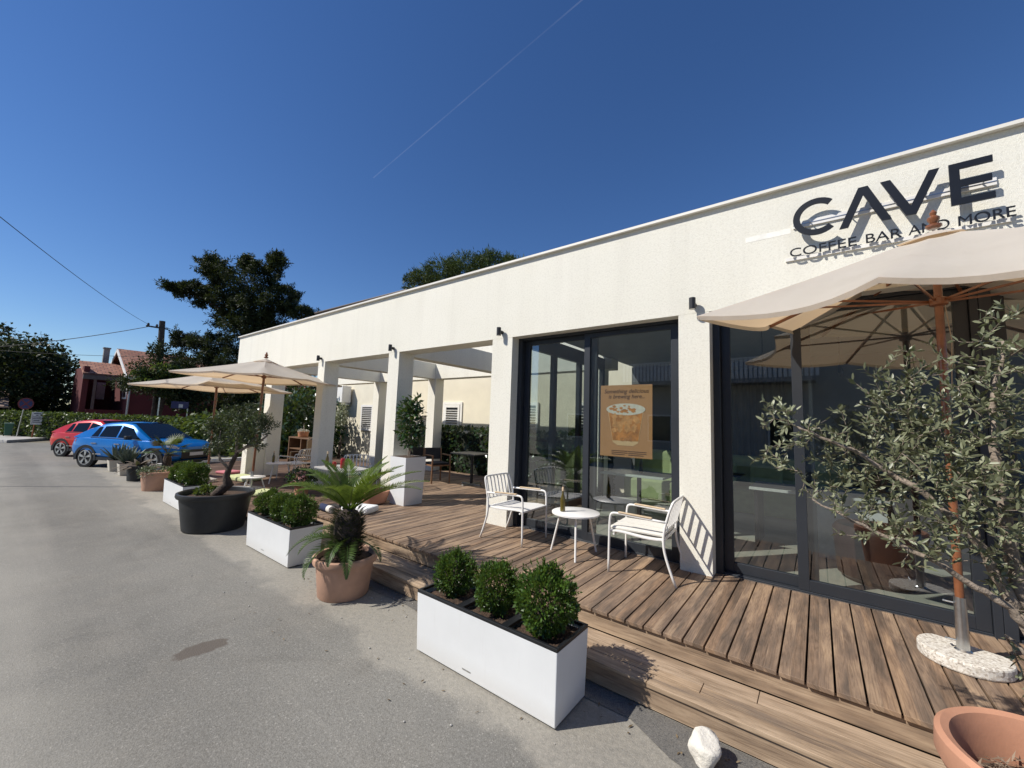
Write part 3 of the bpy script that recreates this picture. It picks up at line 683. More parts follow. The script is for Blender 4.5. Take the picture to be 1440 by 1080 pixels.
MB().tube([(0,0,.15),(.02,0,.30),(-.02,.01,.42),(.0,0,.5)], [.02,.016,.012,.005], 6).build('branch', barkm, bk_)

# floor cushions
def cushion(loc, rz, mat, label, s=(.25,.22,.035), group='flat cushions on the terrace'):
    t = thing('floor_cushion', label, 'cushion', loc, rz, group)
    MB().box(-s[0],s[0],-s[1],s[1],.002,.002+2*s[2]).build('pad', mat, t, bevel=.03); return t
cushion((-13.0,4.15,T), .3, pinkc, 'pink flat cushion at the far end of the terrace')
cushion((-11.55,4.0,T), .2, limec, 'lime flat cushion in front of the pink cushion', (.42,.24,.05))
cushion((-9.25,3.55,T), .5, limec, 'small lime flat cushion beside the low white table', (.17,.25,.04))
cushion((-8.15,3.55,T), -.2, limec, 'large lime flat cushion nearest the boxwood planter', (.40,.22,.045))
cushion((-5.85,3.72,D), .4, M('white_fabric', (.78,.78,.76), .9, .05, 8), 'white thick cushion behind the sago palm on the deck', (.24,.17,.05))
cr = thing('rolled_mat', 'navy and white rolled mat lying at the deck edge left of the sago palm', 'mat', (-6.15,3.35,D))
MB().tube([(-.20,0,.06),(.02,0,.06)], .055, 16).build('roll', M('navy_fabric', (.02,.03,.08), .9, .1, 9), cr, smooth=True)
MB().tube([(.021,0,.06),(.12,0,.06)], .055, 16).build('white_band', seatfab, cr, smooth=True)
bw = thing('terracotta_bowl', 'wide low terracotta bowl beside the tall white planter', 'bowl', (-6.30,4.28,D))
MB().lathe([(.15,0),(.20,.02),(.24,.15),(.25,.22),(.225,.22),(.21,.17),(.01,.16)], (0,0,0), 32).build('bowl_body', terra, bw, smooth=True)

# rose pot under pergola
rp = thing('potted_rose', 'pink flowering shrub in a clay pot beside the second pillar', 'plant', (-8.75,4.15,T))
MB().lathe([(.12,0),(.16,.2),(.15,.22),(.01,.2)], (0,0,0), 20).build('pot', terra, rp, smooth=True)
link('foliage', qmesh('rf', blob_leaves([(0,0,.36,.28,.28,.18)], 900, .06, .035)), laurell, rp)
link('flowers', qmesh('rfl', blob_leaves([(.16,-.12,.36,.12,.1,.12),(.0,-.15,.25,.1,.1,.06)], 160, .05, .045)), flowl, rp)
MB().tube([(0,0,.18),(0,0,.3)], .01, 6).build('stem', barkm, rp)

# ------------------------------------------------------------------ planters with boxwood
def trio():
    t = thing('trough_planter', 'x', 'planter')
    a,b_,h = .655,.207,.452
    mb = MB(); V = []
    for z,k in ((.012,-.012),(h,0)):
        V += [(-a-k*-1,-b_-k*-1,z),(a-k,-b_-k*-1,z),(a-k,b_-k,z),(-a-k*-1,b_-k,z)]
    V = [(-a+.012,-b_+.012,.012),(a-.012,-b_+.012,.012),(a-.012,b_-.012,.012),(-a+.012,b_-.012,.012),(-a,-b_,h),(a,-b_,h),(a,b_,h),(-a,b_,h)]
    mb.raw(V, [(0,3,2,1),(0,1,5,4),(1,2,6,5),(2,3,7,6),(3,0,4,7)]).build('trough', planterm, t, bevel=.006)
    mb = MB(); z0,z1 = h+.001,h+.022; w=.022
    mb.box(-a,a,-b_,-b_+w,z0,z1).box(-a,a,b_-w,b_,z0,z1).box(-a,-a+w,-b_+w,b_-w,z0,z1).box(a-w,a,-b_+w,b_-w,z0,z1)
    for x in (-.215,.215): mb.box(x-.03,x+.03,-b_+w,b_-w,z0-.012,z1-.012)
    mb.box(-a+w,a-w,-b_+w,-b_+w+.012,z0-.03,z1-.008)
    mb.build('rim', plastic, t, bevel=.003)
    for x in (-.435,0,.435):
        mb = MB(); gx = np.linspace(-.185 if x else -.183,.185 if x else .183,16); gy = np.linspace(-b_+w+.002,b_-w-.002,13)
        V = [(x+p,q,h-.028+rng.uniform(-.008,.012)) for q in gy for p in gx]; n = len(gx)
        mb.raw(V, [(i*n+j,i*n+j+1,(i+1)*n+j+1,(i+1)*n+j) for i in range(len(gy)-1) for j in range(n-1)]).build('soil', soil, t, smooth='all')
    MB().box(-a+.52,-a+.60,-b_+.0085,-b_+.010,.06,.068).build('maker_mark', steel, t)
    return t
tp = trio(); G = 'white trough planters with boxwood'
tp.location = (-1.955,2.435,0); tp['label'] = 'white trough planter with three boxwood balls nearest the camera'; tp['group'] = G
clone(tp, (-5.75,2.525,0), 0, 'white trough planter with boxwood between the sago palm and the black tub', G)
clone(tp, (-9.93,2.46,0), 0, 'white trough planter partly hidden behind the big black tub', G)
def boxwood(r, n):
    t = thing('boxwood_ball', 'x', 'shrub')
    u = rnd3(n); k = 1+.13*np.sin(u[:,0]*5+n)*np.cos(u[:,1]*4+1)+.09*np.sin(u[:,2]*8+u[:,0]*7+n)+.05*np.sin(u[:,1]*13); rr = r*k*(.62+.38*rng.random(n)**.35)
    P = u*rr[:,None]*np.array([1,1,.97])+np.array([0,0,r*.92]); d = unit(u*.9+rnd3(n)*.8+np.array([0,0,.35])); s = rng.uniform(.7,1.25,n)
    Q = leafquads(P, d, unit(u*.3+rnd3(n)), .024*s, .013*s, .2)
    ns = 70; us = rnd3(ns); us[:,2] = abs(us[:,2])*.8+.1; us = unit(us); ex = []
    for q in us:
        b0 = q*r*1.0+np.array([0,0,r*.92])
        for j in range(7):
            ex.append(leafquads((b0+q*.007*j+rng.normal(size=3)*.002)[None], unit(q+rnd3(1)[0]*.8)[None], rnd3(1), [.019], [.010])[0])
    link('foliage', qmesh('boxf', np.concatenate([Q,np.array(ex)])), boxl, t)
    mb = MB()
    for k in range(14):
        q = rnd3(1)[0]; q[2] = abs(q[2]); mb.tube([(0,0,-.02),tuple(q*r*.4+np.array([0,0,r*.35])),tuple(q*r*.8+np.array([0,0,r*.85]))], [.008,.005,.002], 5)
    mb.build('stem', barkd, t); return t
bA = boxwood(.155,4600); bB = boxwood(.165,5000); G = 'boxwood balls in the white troughs'; sz = .452
pos = [('a',-2.41,2.45,'round boxwood ball at the far end of the nearest white trough',0),('b',-1.965,2.45,'round boxwood ball in the middle of the nearest white trough',1),('a',-1.525,2.44,'fullest boxwood ball at the near end of the nearest white trough',2),
       ('a',-6.2,2.53,'boxwood ball at the far end of the trough behind the sago palm',3),('b',-5.76,2.53,'boxwood ball in the middle of the trough behind the sago palm',4),('a',-5.30,2.52,'boxwood ball at the near end of the trough behind the sago palm',5),
       ('b',-10.3,2.47,'bushy boxwood at the far end of the trough behind the black tub',6),('a',-9.9,2.47,'bushy boxwood in the middle of the trough behind the black tub',7),('b',-9.5,2.47,'bushy boxwood at the near end of the trough behind the black tub',8)]
for k,x,y,lb,i in pos:
    src = bA if k == 'a' else bB; s = {2:1.22,0:.95,1:.92,3:1.08,4:1.0,5:1.12,6:1.15,7:1.15,8:1.2}[i]
    if i == 0: o = bA; o.location = (x,y,sz-.02); o.scale = (s,s,s*1.12)
    elif i == 1: o = bB; o.location = (x,y,sz-.02); o.scale = (s,s,s*1.15)
    else: o = clone(src, (x,y,sz-.02), i*1.3, None, None, (s*1.06,s*.98,s*(1.0+.06*(i%3))))
    o['label'] = lb; o['group'] = G

# tall white planter with laurel
tl = thing('tall_planter', 'tall square white planter box holding a leafy laurel by the pillar', 'planter', (-5.91,4.66,D))
MB().raw([(-.20,-.20,0),(.20,-.20,0),(.20,.20,0),(-.20,.20,0),(-.225,-.225,.83),(.225,-.225,.83),(.225,.225,.83),(-.225,.225,.83)], [(0,3,2,1),(0,1,5,4),(1,2,6,5),(2,3,7,6),(3,0,4,7)]).build('box_body', planterm, tl, bevel=.005)
MB().box(-.20,.20,-.20,.20,.80,.832).build('soil', soil, tl)
lt = thing('laurel_tree', 'small glossy laurel tree growing in the tall white planter', 'plant', (-5.91,4.66,D+.832))
MB().tube([(0,0,-.02),(.01,0,.3),(-.01,.01,.6),(0,0,.9)], [.016,.013,.010,.006], 6).tube([(.03,0,-.02),(.06,.02,.4),(.1,.02,.7)], [.01,.008,.004], 6).build('trunk', barkm, lt)
link('crown', qmesh('lf', blob_leaves([(0,0,.62,.24,.24,.34),(.05,0,.35,.18,.18,.2),(-.06,.0,.80,.18,.18,.22),(.1,0,.9,.12,.12,.2)], 900, .10, .042, .3)), laurell, lt)

# ------------------------------------------------------------------ sago palm in terracotta
sp_ = thing('clay_pot', 'big round terracotta pot of the sago palm beside the deck step', 'pot', (-4.01,2.42,0))
MB().lathe([(.255,0),(.265,.01),(.30,.30),(.31,.335),(.335,.34),(.345,.365),(.342,.40),(.325,.412),(.30,.405),(.285,.36),(.01,.355)], (0,0,0), 56).build('pot_body', terra2, sp_, smooth=True)
MB().lathe([(.001,.372),(.286,.362)], (0,0,0), 24, False).build('soil', soil, sp_)
cy = thing('sago_palm', 'sago palm with arching feathery fronds in the terracotta pot', 'palm', (-4.01,2.42,.36)); cy.scale = (.93,.93,.95); sp_.scale = (.94,.94,.98)
mb = MB().lathe([(.10,0),(.135,.08),(.15,.25),(.14,.42),(.10,.50),(.02,.54)], (0,0,0), 14); mb.build('trunk', barkd, cy, smooth=True)
n = 900; a = rng.uniform(0,2*pi,n); z = rng.uniform(0,.5,n); P = np.stack([.13*np.cos(a),.13*np.sin(a),z],1); o_ = np.stack([np.cos(a),np.sin(a),.55+0*a],1)
link('old_leaf_bases', qmesh('ol', leafquads(P, o_, np.tile([0,0,1.],(n,1)), rng.uniform(.05,.13,n), rng.uniform(.012,.03,n))), leafmat('sago_base', (.020,.030,.012), (.065,.07,.028), .7, .05), cy)
def frond(az, elev, length, droop, wid=.17, base=(0,0,.50), tw=0, mat=cycl, npair=62, i=0):
    ca,sa = cos(az),sin(az); pts = []; x = z = 0; e = elev; st_ = length/24
    for k in range(25):
        pts.append((x,z)); x += cos(e)*st_; z += sin(e)*st_; e -= droop/24*(.4+1.2*k/24)
    W_ = lambda p: Vector((base[0]+p[0]*ca, base[1]+p[0]*sa, base[2]+p[1]))
    mb = MB().tube([W_(p) for p in pts], [.009-.0065*k/24 for k in range(25)], 5)
    side = Vector((-sa,ca,0)); Ps=[];Ds=[];Ns=[];Ls=[];Ws=[]
    for k in range(npair):
        u = .16+.84*k/(npair-1); j = min(int(u*24),23); fr = u*24-j; p = W_((pts[j][0]*(1-fr)+pts[j+1][0]*fr, pts[j][1]*(1-fr)+pts[j+1][1]*fr))
        tg = (W_(pts[j+1])-W_(pts[j])).normalized(); nm = tg.cross(side).normalized()
        if nm.z < 0: nm = -nm
        for s in (-1,1):
            l = wid*(sin(pi*min(1,(.12+.88*u)**.8))*.75+.25*(1-u)+.12)
            Ps.append(p); Ds.append(side*s*.80+tg*(.45+.5*u)+nm*.32+Vector(rnd3(1)[0])*.07); Ns.append(nm); Ls.append(l); Ws.append(.0125)
    V = leafquads(np.array(Ps), np.array(Ds), np.array(Ns), Ls, Ws, .1)
    b0 = len(mb.v); mb.v += [tuple(q) for Q in V for q in Q]; mb.f += [tuple(b0+4*i_+j for j in range(4)) for i_ in range(len(V))]
    return mb.build('frond', mat, cy)
fr_up = [(-2.9,.50,1.05,1.05),(-2.55,.62,1.0,1.0),(2.95,.45,1.0,1.1),(2.6,.62,1.0,1.0),(2.2,.85,.9,.9),(1.6,1.05,.8,.7),(1.1,1.0,.85,.8),(.6,.80,1.05,.75),(.25,.62,1.15,.8),(-.1,.68,1.1,.8),(-.5,.75,1.0,.9),(-1.0,.85,.85,1.05),(-1.6,.85,.75,1.1),(-2.1,.8,.85,1.05),(3.3,.72,1.0,.95),(.85,1.2,.8,.5),(.45,.62,1.15,.65),(-2.75,.85,.95,.9),(3.0,.25,1.0,.8),(2.7,1.0,.9,.8),(.05,.9,1.0,.8),(-3.0,1.05,.85,.8)]
for q in fr_up: frond(q[0],q[1],q[2]*.92,q[3])
lowm = leafmat('sago_low', (.04,.085,.015),(.10,.16,.04),.4,.2)
for q in [(-1.55,.15,.62,1.9),(-2.45,.3,.74,1.5),(-.5,.2,.60,1.8),(-2.95,.45,.66,1.4),(.3,.3,.55,1.6),(-2.0,.45,.55,1.7),(-.95,.4,.5,1.9)]: frond(q[0],q[1],q[2],q[3],.14,(0,0,.17),0,lowm,40)

# ------------------------------------------------------------------ black tub with olive
tbp = thing('plastic_tub', 'huge black round plastic tub holding the twisted olive tree', 'pot', (-7.74,2.33,0))
tbp.scale = (.87,.87,1); MB().lathe([(.45,0),(.47,.015),(.545,.45),(.55,.50),(.59,.505),(.605,.53),(.60,.572),(.57,.58),(.55,.565),(.535,.50),(.01,.49)], (0,0,0), 64).build('tub_body', tubm, tbp, smooth=True)
MB().lathe([(.001,.515),(.2,.51),(.536,.50)], (0,0,0), 24, False).build('soil', soil, tbp)
ot = thing('olive_tree', 'small old olive tree with a twisted trunk in the black tub', 'tree', (-7.76,2.30,.5))
MB().tube([(.0,.0,0),(.09,.07,.10),(.17,.13,.19),(.13,.10,.31),(.16,.12,.45),(.21,.16,.60),(.25,.19,.72)], [.070,.072,.078,.050,.040,.034,.028], 12).build('trunk', barkd, ot, smooth='all')
for P_ in ([(.25,.19,.71),(.36,.27,.80),(.45,.34,.95),(.5,.38,1.2)],[(.15,.12,.44),(.03,.02,.58),(-.03,-.01,.80),(.0,0,1.05)],[(.23,.18,.69),(.22,.17,.92),(.3,.25,1.25)],[(.36,.27,.80),(.52,.35,.84),(.66,.45,1.0)]):
    MB().tube(P_, [.026,.020,.014,.007], 7).build('limb', barkm, ot, smooth='all')
otb = []
for c_ in [(.38,.29,1.12,.38,.38,.34)]*24+[(.15,.05,1.32,.18,.18,.16)]*5+[(.62,.48,1.22,.14,.14,.14)]*4+[(-.12,-.12,1.12,.12,.12,.14)]*4+[(.25,.18,1.32,.26,.26,.22)]*10+[(.56,.42,1.0,.2,.2,.2)]*7+[(-.02,-.04,.95,.20,.2,.30)]*11+[(.14,.1,1.2,.24,.24,.24)]*8+[(.20,.10,.85,.25,.22,.16)]*6:
    u_ = rnd3(1)[0]; r_ = rng.random()**.5; q_ = rng.uniform(.05,.12); otb.append((c_[0]+u_[0]*c_[3]*r_,c_[1]+u_[1]*c_[4]*r_,c_[2]+u_[2]*c_[5]*r_,q_,q_,q_*.8))
link('crown', qmesh('otc', blob_leaves(otb, 5600, .052, .014, .2, .6)), leafmat('olive_small', (.035,.050,.024),(.085,.105,.052),.5,.12), ot)
link('ground_herbs', qmesh('hb', blob_leaves([(-.20,-.05,.05,.15,.15,.09)], 420, .05, .03)), hedgel, ot)

# ------------------------------------------------------------------ row of small pots
G = 'pots lined up along the street'
p1 = thing('clay_pot', 'pale terracotta pot with grey trailing succulents', 'pot', (-12.28,2.47,0), 0, G)
MB().lathe([(.235,0),(.24,.01),(.285,.36),(.30,.37),(.305,.42),(.28,.425),(.26,.38),(.01,.37)], (0,0,0), 36).build('pot_body', terra2, p1, smooth=True)
s1 = thing('trailing_succulent', 'grey green succulent spilling over the terracotta pot', 'plant', (-12.28,2.47,.40))
link('foliage', qmesh('su', np.concatenate([blob_leaves([(0,-.05,.05,.27,.27,.10),(.05,-.2,0,.16,.13,.12),(-.2,-.12,.0,.14,.14,.12)], 800, .05, .022)])), succl, s1)
p2 = thing('plastic_pot', 'dark grey bucket pot of the dried agave behind the terracotta pot', 'pot', (-14.17,2.46,0), 0, G)
MB().lathe([(.19,0),(.20,.01),(.225,.36),(.235,.365),(.235,.39),(.21,.39),(.01,.35)], (0,0,0), 28).build('pot_body', tubm, p2, smooth=True)
def agave(loc, label, n, L, mat, dry=0, sc_=1.0):
    t = thing('agave', label, 'agave', loc); V = []
    mb = MB()
    for k in range(n):
        az = k*2.399+rng.uniform(-.2,.2); e = rng.uniform(.65,1.45) if not dry else rng.uniform(-.2,.9); l = L*rng.uniform(.75,1.05)
        d = Vector((cos(az)*cos(e),sin(az)*cos(e),sin(e))); s = Vector((-sin(az),cos(az),0)); nn = s.cross(d)
        q = []
        for j in range(7):
            u = j/6; w = .045*sc_*(.75+.6*sin(pi*min(1,u*1.15)))*(1-u)**.55; c_ = d*l*u+Vector((0,0,-(u**2)*l*(.12+.25*dry)))
            q += [c_+s*w+nn*w*.5, c_-nn*.006, c_-s*w+nn*w*.5]
        f = []
        for j in range(6):
            a_ = 3*j; f += [(a_,a_+3,a_+4,a_+1),(a_+1,a_+4,a_+5,a_+2)]
        mb.raw(q,f)
    mb.build('leaf_rosette', mat, t, smooth='all'); 
    MB().lathe([(.06,-.05),(.05,.05),(.01,.12)], (0,0,0), 8).build('heart', mat, t); return t
agave((-14.17,2.46,.37), 'dried grey brown agave hanging over the dark bucket pot', 26, .50, dryl, 1)
for i,(x,y,lb,la) in enumerate(((-15.5,2.46,'square pale concrete pot next to the dark bucket','blue green agave in the square pot next to the dark bucket'),(-16.7,2.41,'square pale concrete pot nearest the blue car','blue green agave nearest the rear wheel of the blue car'))):
    p = thing('square_pot', lb, 'pot', (x,y,0), 0, G)
    MB().raw([(-.16,-.16,0),(.16,-.16,0),(.16,.16,0),(-.16,.16,0),(-.20,-.20,.32),(.20,-.20,.32),(.20,.20,.32),(-.20,.20,.32)], [(0,3,2,1),(0,1,5,4),(1,2,6,5),(2,3,7,6),(3,0,4,7)]).build('pot_body', M('pale_pot%d'%i, (.50,.46,.39), .85, .15, 6, bmp=.3, bs=50), p, bevel=.012)
    MB().box(-.185,.185,-.185,.185,.27,.30).build('soil', soil, p)
    agave((x,y,.29), la, 34, .66, agavel)
fp = thing('fan_palm', 'small fan palm behind the terracotta pot in front of the blue car', 'palm', (-13.1,2.80,0))
MB().lathe([(.2,0),(.24,.38),(.2,.38),(.01,.34)], (0,0,0), 20).build('pot', tubm, fp, smooth=True)
MB().tube([(0,0,.34),(0,.0,.6),(.02,0,.78)], [.10,.09,.06], 10).build('trunk', barkd, fp)
for k in range(17):
    az = k*2.399; e = rng.uniform(.05,1.2); r0 = .30; d = Vector((cos(az)*cos(e),sin(az)*cos(e),sin(e))); c_ = Vector((0,0,.76))+d*r0
    mb = MB().tube([(0,0,.76),tuple(c_)], .006, 4); s = Vector((-sin(az),cos(az),0)); nn = s.cross(d)
    Ps=[];Ds=[];Ns=[];Ls=[]
    for j in range(17):
        an = (j-8)/8*1.35; Ps.append(c_); Ds.append(d*cos(an)+s*sin(an)-nn*-.10+Vector((0,0,-.18))); Ns.append(nn+Vector(rnd3(1)[0])*.2); Ls.append(.30*(1-.25*abs(an)/1.35))
    V = leafquads(np.array(Ps),np.array(Ds),np.array(Ns),Ls,[.03]*17,.1); b0=len(mb.v); mb.v += [tuple(q) for Q in V for q in Q]; mb.f += [tuple(b0+4*i_+j for j in range(4)) for i_ in range(len(V))]
    mb.build('fan_leaf', fanl if k % 5 else dryl, fp)

# ------------------------------------------------------------------ umbrellas
def umbrella(A=1.17,HC=2.505,HM=2.525,HA=3.02,SI=.13,SD=.075,TM=None):
    t = thing('patio_umbrella', 'x', 'umbrella'); 
    ends = []
    for k in range(8):
        an = pi/4*k; r = A*(math.sqrt(2) if k % 2 else 1); h = HC if k % 2 else HM
        ends.append(Vector((r*cos(an),r*sin(an),h)))
    ap = Vector((0,0,HA)); V=[ap]; F=[]; nr,nsx=10,8; rows=[]
    for i in range(1,nr+1):
        u = i/nr; row=[]
        for k in range(8):
            e0,e1 = ends[k],ends[(k+1) % 8]
            for j in range(nsx):
                w = j/nsx; p = ap.lerp(e0,u)*(1-w)+ap.lerp(e1,u)*w
                sag = 4*w*(1-w); inner = SI*u*u*sag; drop = .05*sag*u*(1 if u < 1 else 1)
                radial = Vector((p.x,p.y,0)); L_ = radial.length or 1
                p = p-radial/L_*inner*u; p.z += -.02*sin(pi*u)-SD*sag*u**3-.03*sag*u*(1-u)*2
                row.append(len(V)); V.append(p)
        rows.append(row)
    m = 8*nsx
    for k in range(m): F.append((0,rows[0][k],rows[0][(k+1) % m]))
    for i in range(nr-1):
        for k in range(m): F.append((rows[i][k],rows[i+1][k],rows[i+1][(k+1) % m],rows[i][(k+1) % m]))
    # hem: short turned-in flap with thickness
    cv = MB().raw(V,F); hem = []
    for k in range(m):
        p = V[rows[-1][k]]; hem.append(len(cv.v)); cv.v.append((p.x*.992,p.y*.992,p.z-.035))
    for k in range(m): cv.f.append((rows[-1][k],hem[k],hem[(k+1) % m],rows[-1][(k+1) % m]))
    o = cv.build('canopy', canvas, t, smooth=True)
    # vent cap
    vc = MB(); V2=[(0,0,HA+.02)]
    for k in range(32):
        an = 2*pi*k/32; q = 1/max(abs(cos(an)),abs(sin(an))); V2.append((.17*q*cos(an),.17*q*sin(an),HA-.055-.03*(q-1)))
    vc.raw(V2, [(0,1+k,1+(k+1) % 32) for k in range(32)]).build('vent_cap', canvas, t)
    MB().tube([(0,0,.20),(0,0,HA-.02)], .024, 14).build('pole', polem, t, smooth=True)
    MB().lathe([(.03,HA+.03),(.045,HA+.045),(.045,HA+.06),(.02,HA+.07),(.035,HA+.10),(.035,HA+.115),(.016,HA+.13),(.022,HA+.15),(.004,HA+.175)], (0,0,0), 18).build('finial', polem, t, smooth=True)
    MB().lathe([(.03,HA-.20),(.055,HA-.19),(.055,HA-.12),(.03,HA-.11)], (0,0,0), 16).build('hub', polem, t)
    MB().lathe([(.028,2.46),(.05,2.47),(.05,2.52),(.028,2.53)], (0,0,0), 16).build('runner', polem, t)
    for k in range(8):
        e = ends[k]; a_ = Vector((0,0,HA-.10)); b_ = e+Vector((0,0,-.018)); dvec = (b_-a_).normalized(); s = dvec.cross(Vector((0,0,1))).normalized(); nn = s.cross(dvec)
        MB().obox((a_+b_)/2-nn*.012, (b_-a_)*.49, s*.008, nn*.013).build('rib', polem, t)
        mid_ = a_.lerp(b_,.72); c0 = Vector((0,0,2.50)); dv = mid_-c0
        MB().obox((c0+mid_)/2, dv*.48, s*.005, dv.normalized().cross(s)*.008).build('strut', polem, t)
    MB().tube([(.03,.0,2.47),(.05,.01,2.2),(.03,0,1.75)], .003, 5).build('cord', M('cord', (.45,.35,.25), .9, .1, 5), t)
    if TM is not None:
        P_ = Vector((0,0,HA-.12))
        for o in t.children:
            if o.name.split('.')[0] in ('pole','cord','runner'): continue
            for q in o.data.vertices: q.co = P_+TM@(q.co-P_)
    return t
um = umbrella(TM=(Matrix.Rotation(rad(21.2),3,'Z') @ Matrix.Rotation(rad(5.0),3,'X') @ Matrix.Rotation(rad(-21.2),3,'Z'))); G = 'cream parasols with wooden poles'
um.location = (.735,4.15,D); um.rotation_euler = (0,0,rad(-21.2)); um['label'] = 'large cream parasol in front of the right glass door'; um['group'] = G
uA = umbrella(1.165,2.455,2.475,2.89,.03,.02); uA.location = (-9.85,3.58,T); uA.rotation_euler = (rad(-.5),rad(1.0),rad(24)); uA['label'] = 'cream parasol nearer the white pillars at the left'; uA['group'] = G
uB = clone(uA, (-11.75,3.30,T), rad(22), 'cream parasol farther left, in front of the hedge by the blue car', G, (1,1,.92))
def ustand():
    t = thing('umbrella_stand', 'x', 'parasol base')
    pl = []
    for k in range(40):
        an = 2*pi*k/40; x,y = .225*cos(an),.225*sin(an); y = min(y,.14); pl.append((x,y))
    MB().prism(pl, lambda u,w,d: (u,w,d), 0, .075).build('slab', granite, t, bevel=.012)
    MB().lathe([(.045,.075),(.033,.085),(.031,.42),(.026,.42)], (0,0,0), 20).build('sleeve', steel, t, smooth=True)
    for z in (.13,.375):
        MB().tube([(-.03,-.01,z),(-.075,-.02,z)], .006, 8).tube([(-.07,-.045,z+.008),(-.08,.005,z-.008)], .006, 8).build('wing_screw', steel, t)
    return t
us = ustand(); us.location = (.735,4.15,D+.001); us.rotation_euler = (0,0,rad(-20)); us['label'] = 'washed pebble parasol base with a steel sleeve on the deck'; us['group'] = 'parasol bases'
clone(us, (-9.85,3.58,T+.001), .4, 'pebble parasol base beside the black tub', 'parasol bases')
clone(us, (-11.75,3.30,T+.001), .2, 'pebble parasol base nearest the blue car', 'parasol bases')

# ------------------------------------------------------------------ big olive tree at the right
bp = thing('clay_pot', 'wide terracotta pot at the right edge with the leaning olive', 'pot', (.70,2.50,0))
MB().lathe([(.22,0),(.235,.01),(.288,.42),(.303,.51),(.340,.53),(.358,.57),(.354,.64),(.335,.655),(.31,.645),(.288,.58),(.275,.45),(.01,.44)], (0,0,0), 64).build('pot_body', terra, bp, smooth=True)
gx = [(r*cos(a),r*sin(a)) for r in (0,.09,.18,.27) for a in np.linspace(0,2*pi,20)[:-1]]
MB().lathe([(.001,.475),(.1,.482),(.2,.478),(.28,.470)], (0,0,0), 24, False).build('soil', M('mulch_soil', (.10,.07,.05), .95, .5, 40, bmp=1, bs=50, bd=.02), bp)
n = 500; a = rng.uniform(0,2*pi,n); r = .27*rng.random(n)**.5; P = np.stack([r*np.cos(a),r*np.sin(a),.482+rng.uniform(0,.03,n)],1); d = rnd3(n); d[:,2] *= .25
link('bark_mulch', qmesh('mu', leafquads(P, d, np.tile([0,0,1.],(n,1)), rng.uniform(.02,.08,n), rng.uniform(.006,.016,n))), leafmat('mulch', (.13,.085,.055),(.36,.28,.21),.9,0), bp)

ol = thing('olive_tree', 'leaning olive tree with silvery leaves in front of the right glass door', 'tree', (.72,2.48,.48))
random.seed(11)
segs = []     # (p0,p1,r0,r1)
tips = []
def grow(p, d, L, r, depth, spread, lst):
    n = 5; pts=[p]; q=p.copy(); dd=d.copy()
    for k in range(n):
        dd = (dd+Vector(rnd3(1)[0])*.16+Vector((0,0,.03))).normalized(); q = q+dd*L/n; pts.append(q.copy())
    lst.append((pts,[r*(1-.55*k/n) for k in range(n+1)]))
    if depth == 0:
        tips.append(pts); return
    nb = 3 if depth > 1 else 4
    for k in range(nb):
        j = min(n, 2+k*3//nb+random.randint(0,1)); ax = Vector(rnd3(1)[0]); nd = (dd*.75+(ax-dd*ax.dot(dd))*spread).normalized()
        grow(pts[j], nd, L*random.uniform(.62,.82), r*.52, depth-1, spread, lst)
    grow(pts[-1], (dd+Vector(rnd3(1)[0])*.2).normalized(), L*.7, r*.45, depth-1, spread, lst)
limbs = [
 [(.64,2.5,1.10),(.56,2.47,1.20),(.40,2.42,1.31),(.184,2.40,1.418),(-.03,2.38,1.53)],
 [(.60,2.5,1.18),(.50,2.48,1.42),(.353,2.45,1.60),(.126,2.42,1.77),(-.10,2.38,1.88)],
 [(.61,2.51,1.18),(.60,2.53,1.45),(.583,2.55,1.77),(.59,2.55,2.01),(.63,2.55,2.25)],
 [(.50,2.5,1.42),(.50,2.56,1.65),(.43,2.6,1.88),(.32,2.62,2.05)],
 [(.65,2.5,1.15),(.76,2.52,1.45),(.86,2.5,1.80),(.9,2.5,2.2)],
 [(.66,2.52,1.05),(.95,2.58,1.35),(1.15,2.6,1.7)],
 [(.66,2.52,.95),(.60,2.68,1.02),(.65,2.76,.88),(.70,2.82,.74)],
]
ATT = [(-.167,2.38,1.935,.10),(-.206,2.55,1.673,.09),(-.071,2.45,1.816,.12),(.068,2.46,1.873,.12),(.036,2.55,1.66,.12),(.169,2.52,1.744,.15),(.218,2.49,2.077,.1),(.279,2.57,1.915,.16),(.125,2.39,1.449,.1),(.394,2.55,2.175,.12),(.438,2.47,1.992,.2),(.328,2.4,1.672,.2),(.565,2.54,2.223,.12),(.645,2.58,2.38,.08),(.563,2.43,1.918,.22),(.70,2.53,2.096,.22),(.496,2.45,1.629,.2),(.257,2.52,1.411,.1),(.379,2.5,1.359,.1),(.62,2.43,1.672,.22),(.336,2.55,1.819,.18),(.459,2.54,1.765,.2),(-.01,2.5,1.554,.09),(.85,2.5,1.9,.25),(.95,2.55,1.6,.25),(1.15,2.6,1.8,.2),(.85,2.5,2.25,.2),(.30,2.42,1.42,.13),(.20,2.45,1.52,.13),(.44,2.42,1.46,.14),(.56,2.45,1.50,.16),(.12,2.42,1.62,.1),(.62,2.5,1.30,.12)]
tr_mb = MB().tube([(.74,2.50,.46),(.73,2.50,.70),(.69,2.51,.92),(.645,2.5,1.10),(.61,2.5,1.18)], [.060,.050,.046,.042,.036], 10); tr_mb.build('trunk', barkm, ol, True, smooth='all')
def smoothp(L_, n=6):
    L_ = [Vector(q) for q in L_]; out=[]
    for i in range(len(L_)-1):
        a_,b_ = L_[i],L_[i+1]
        for k in range(n): out.append(a_.lerp(b_,k/n)+Vector(rnd3(1)[0])*(.007 if k else 0))
    return out+[L_[-1]]
nodes=[]; owner=[]; twigs=[]; lmb=[]
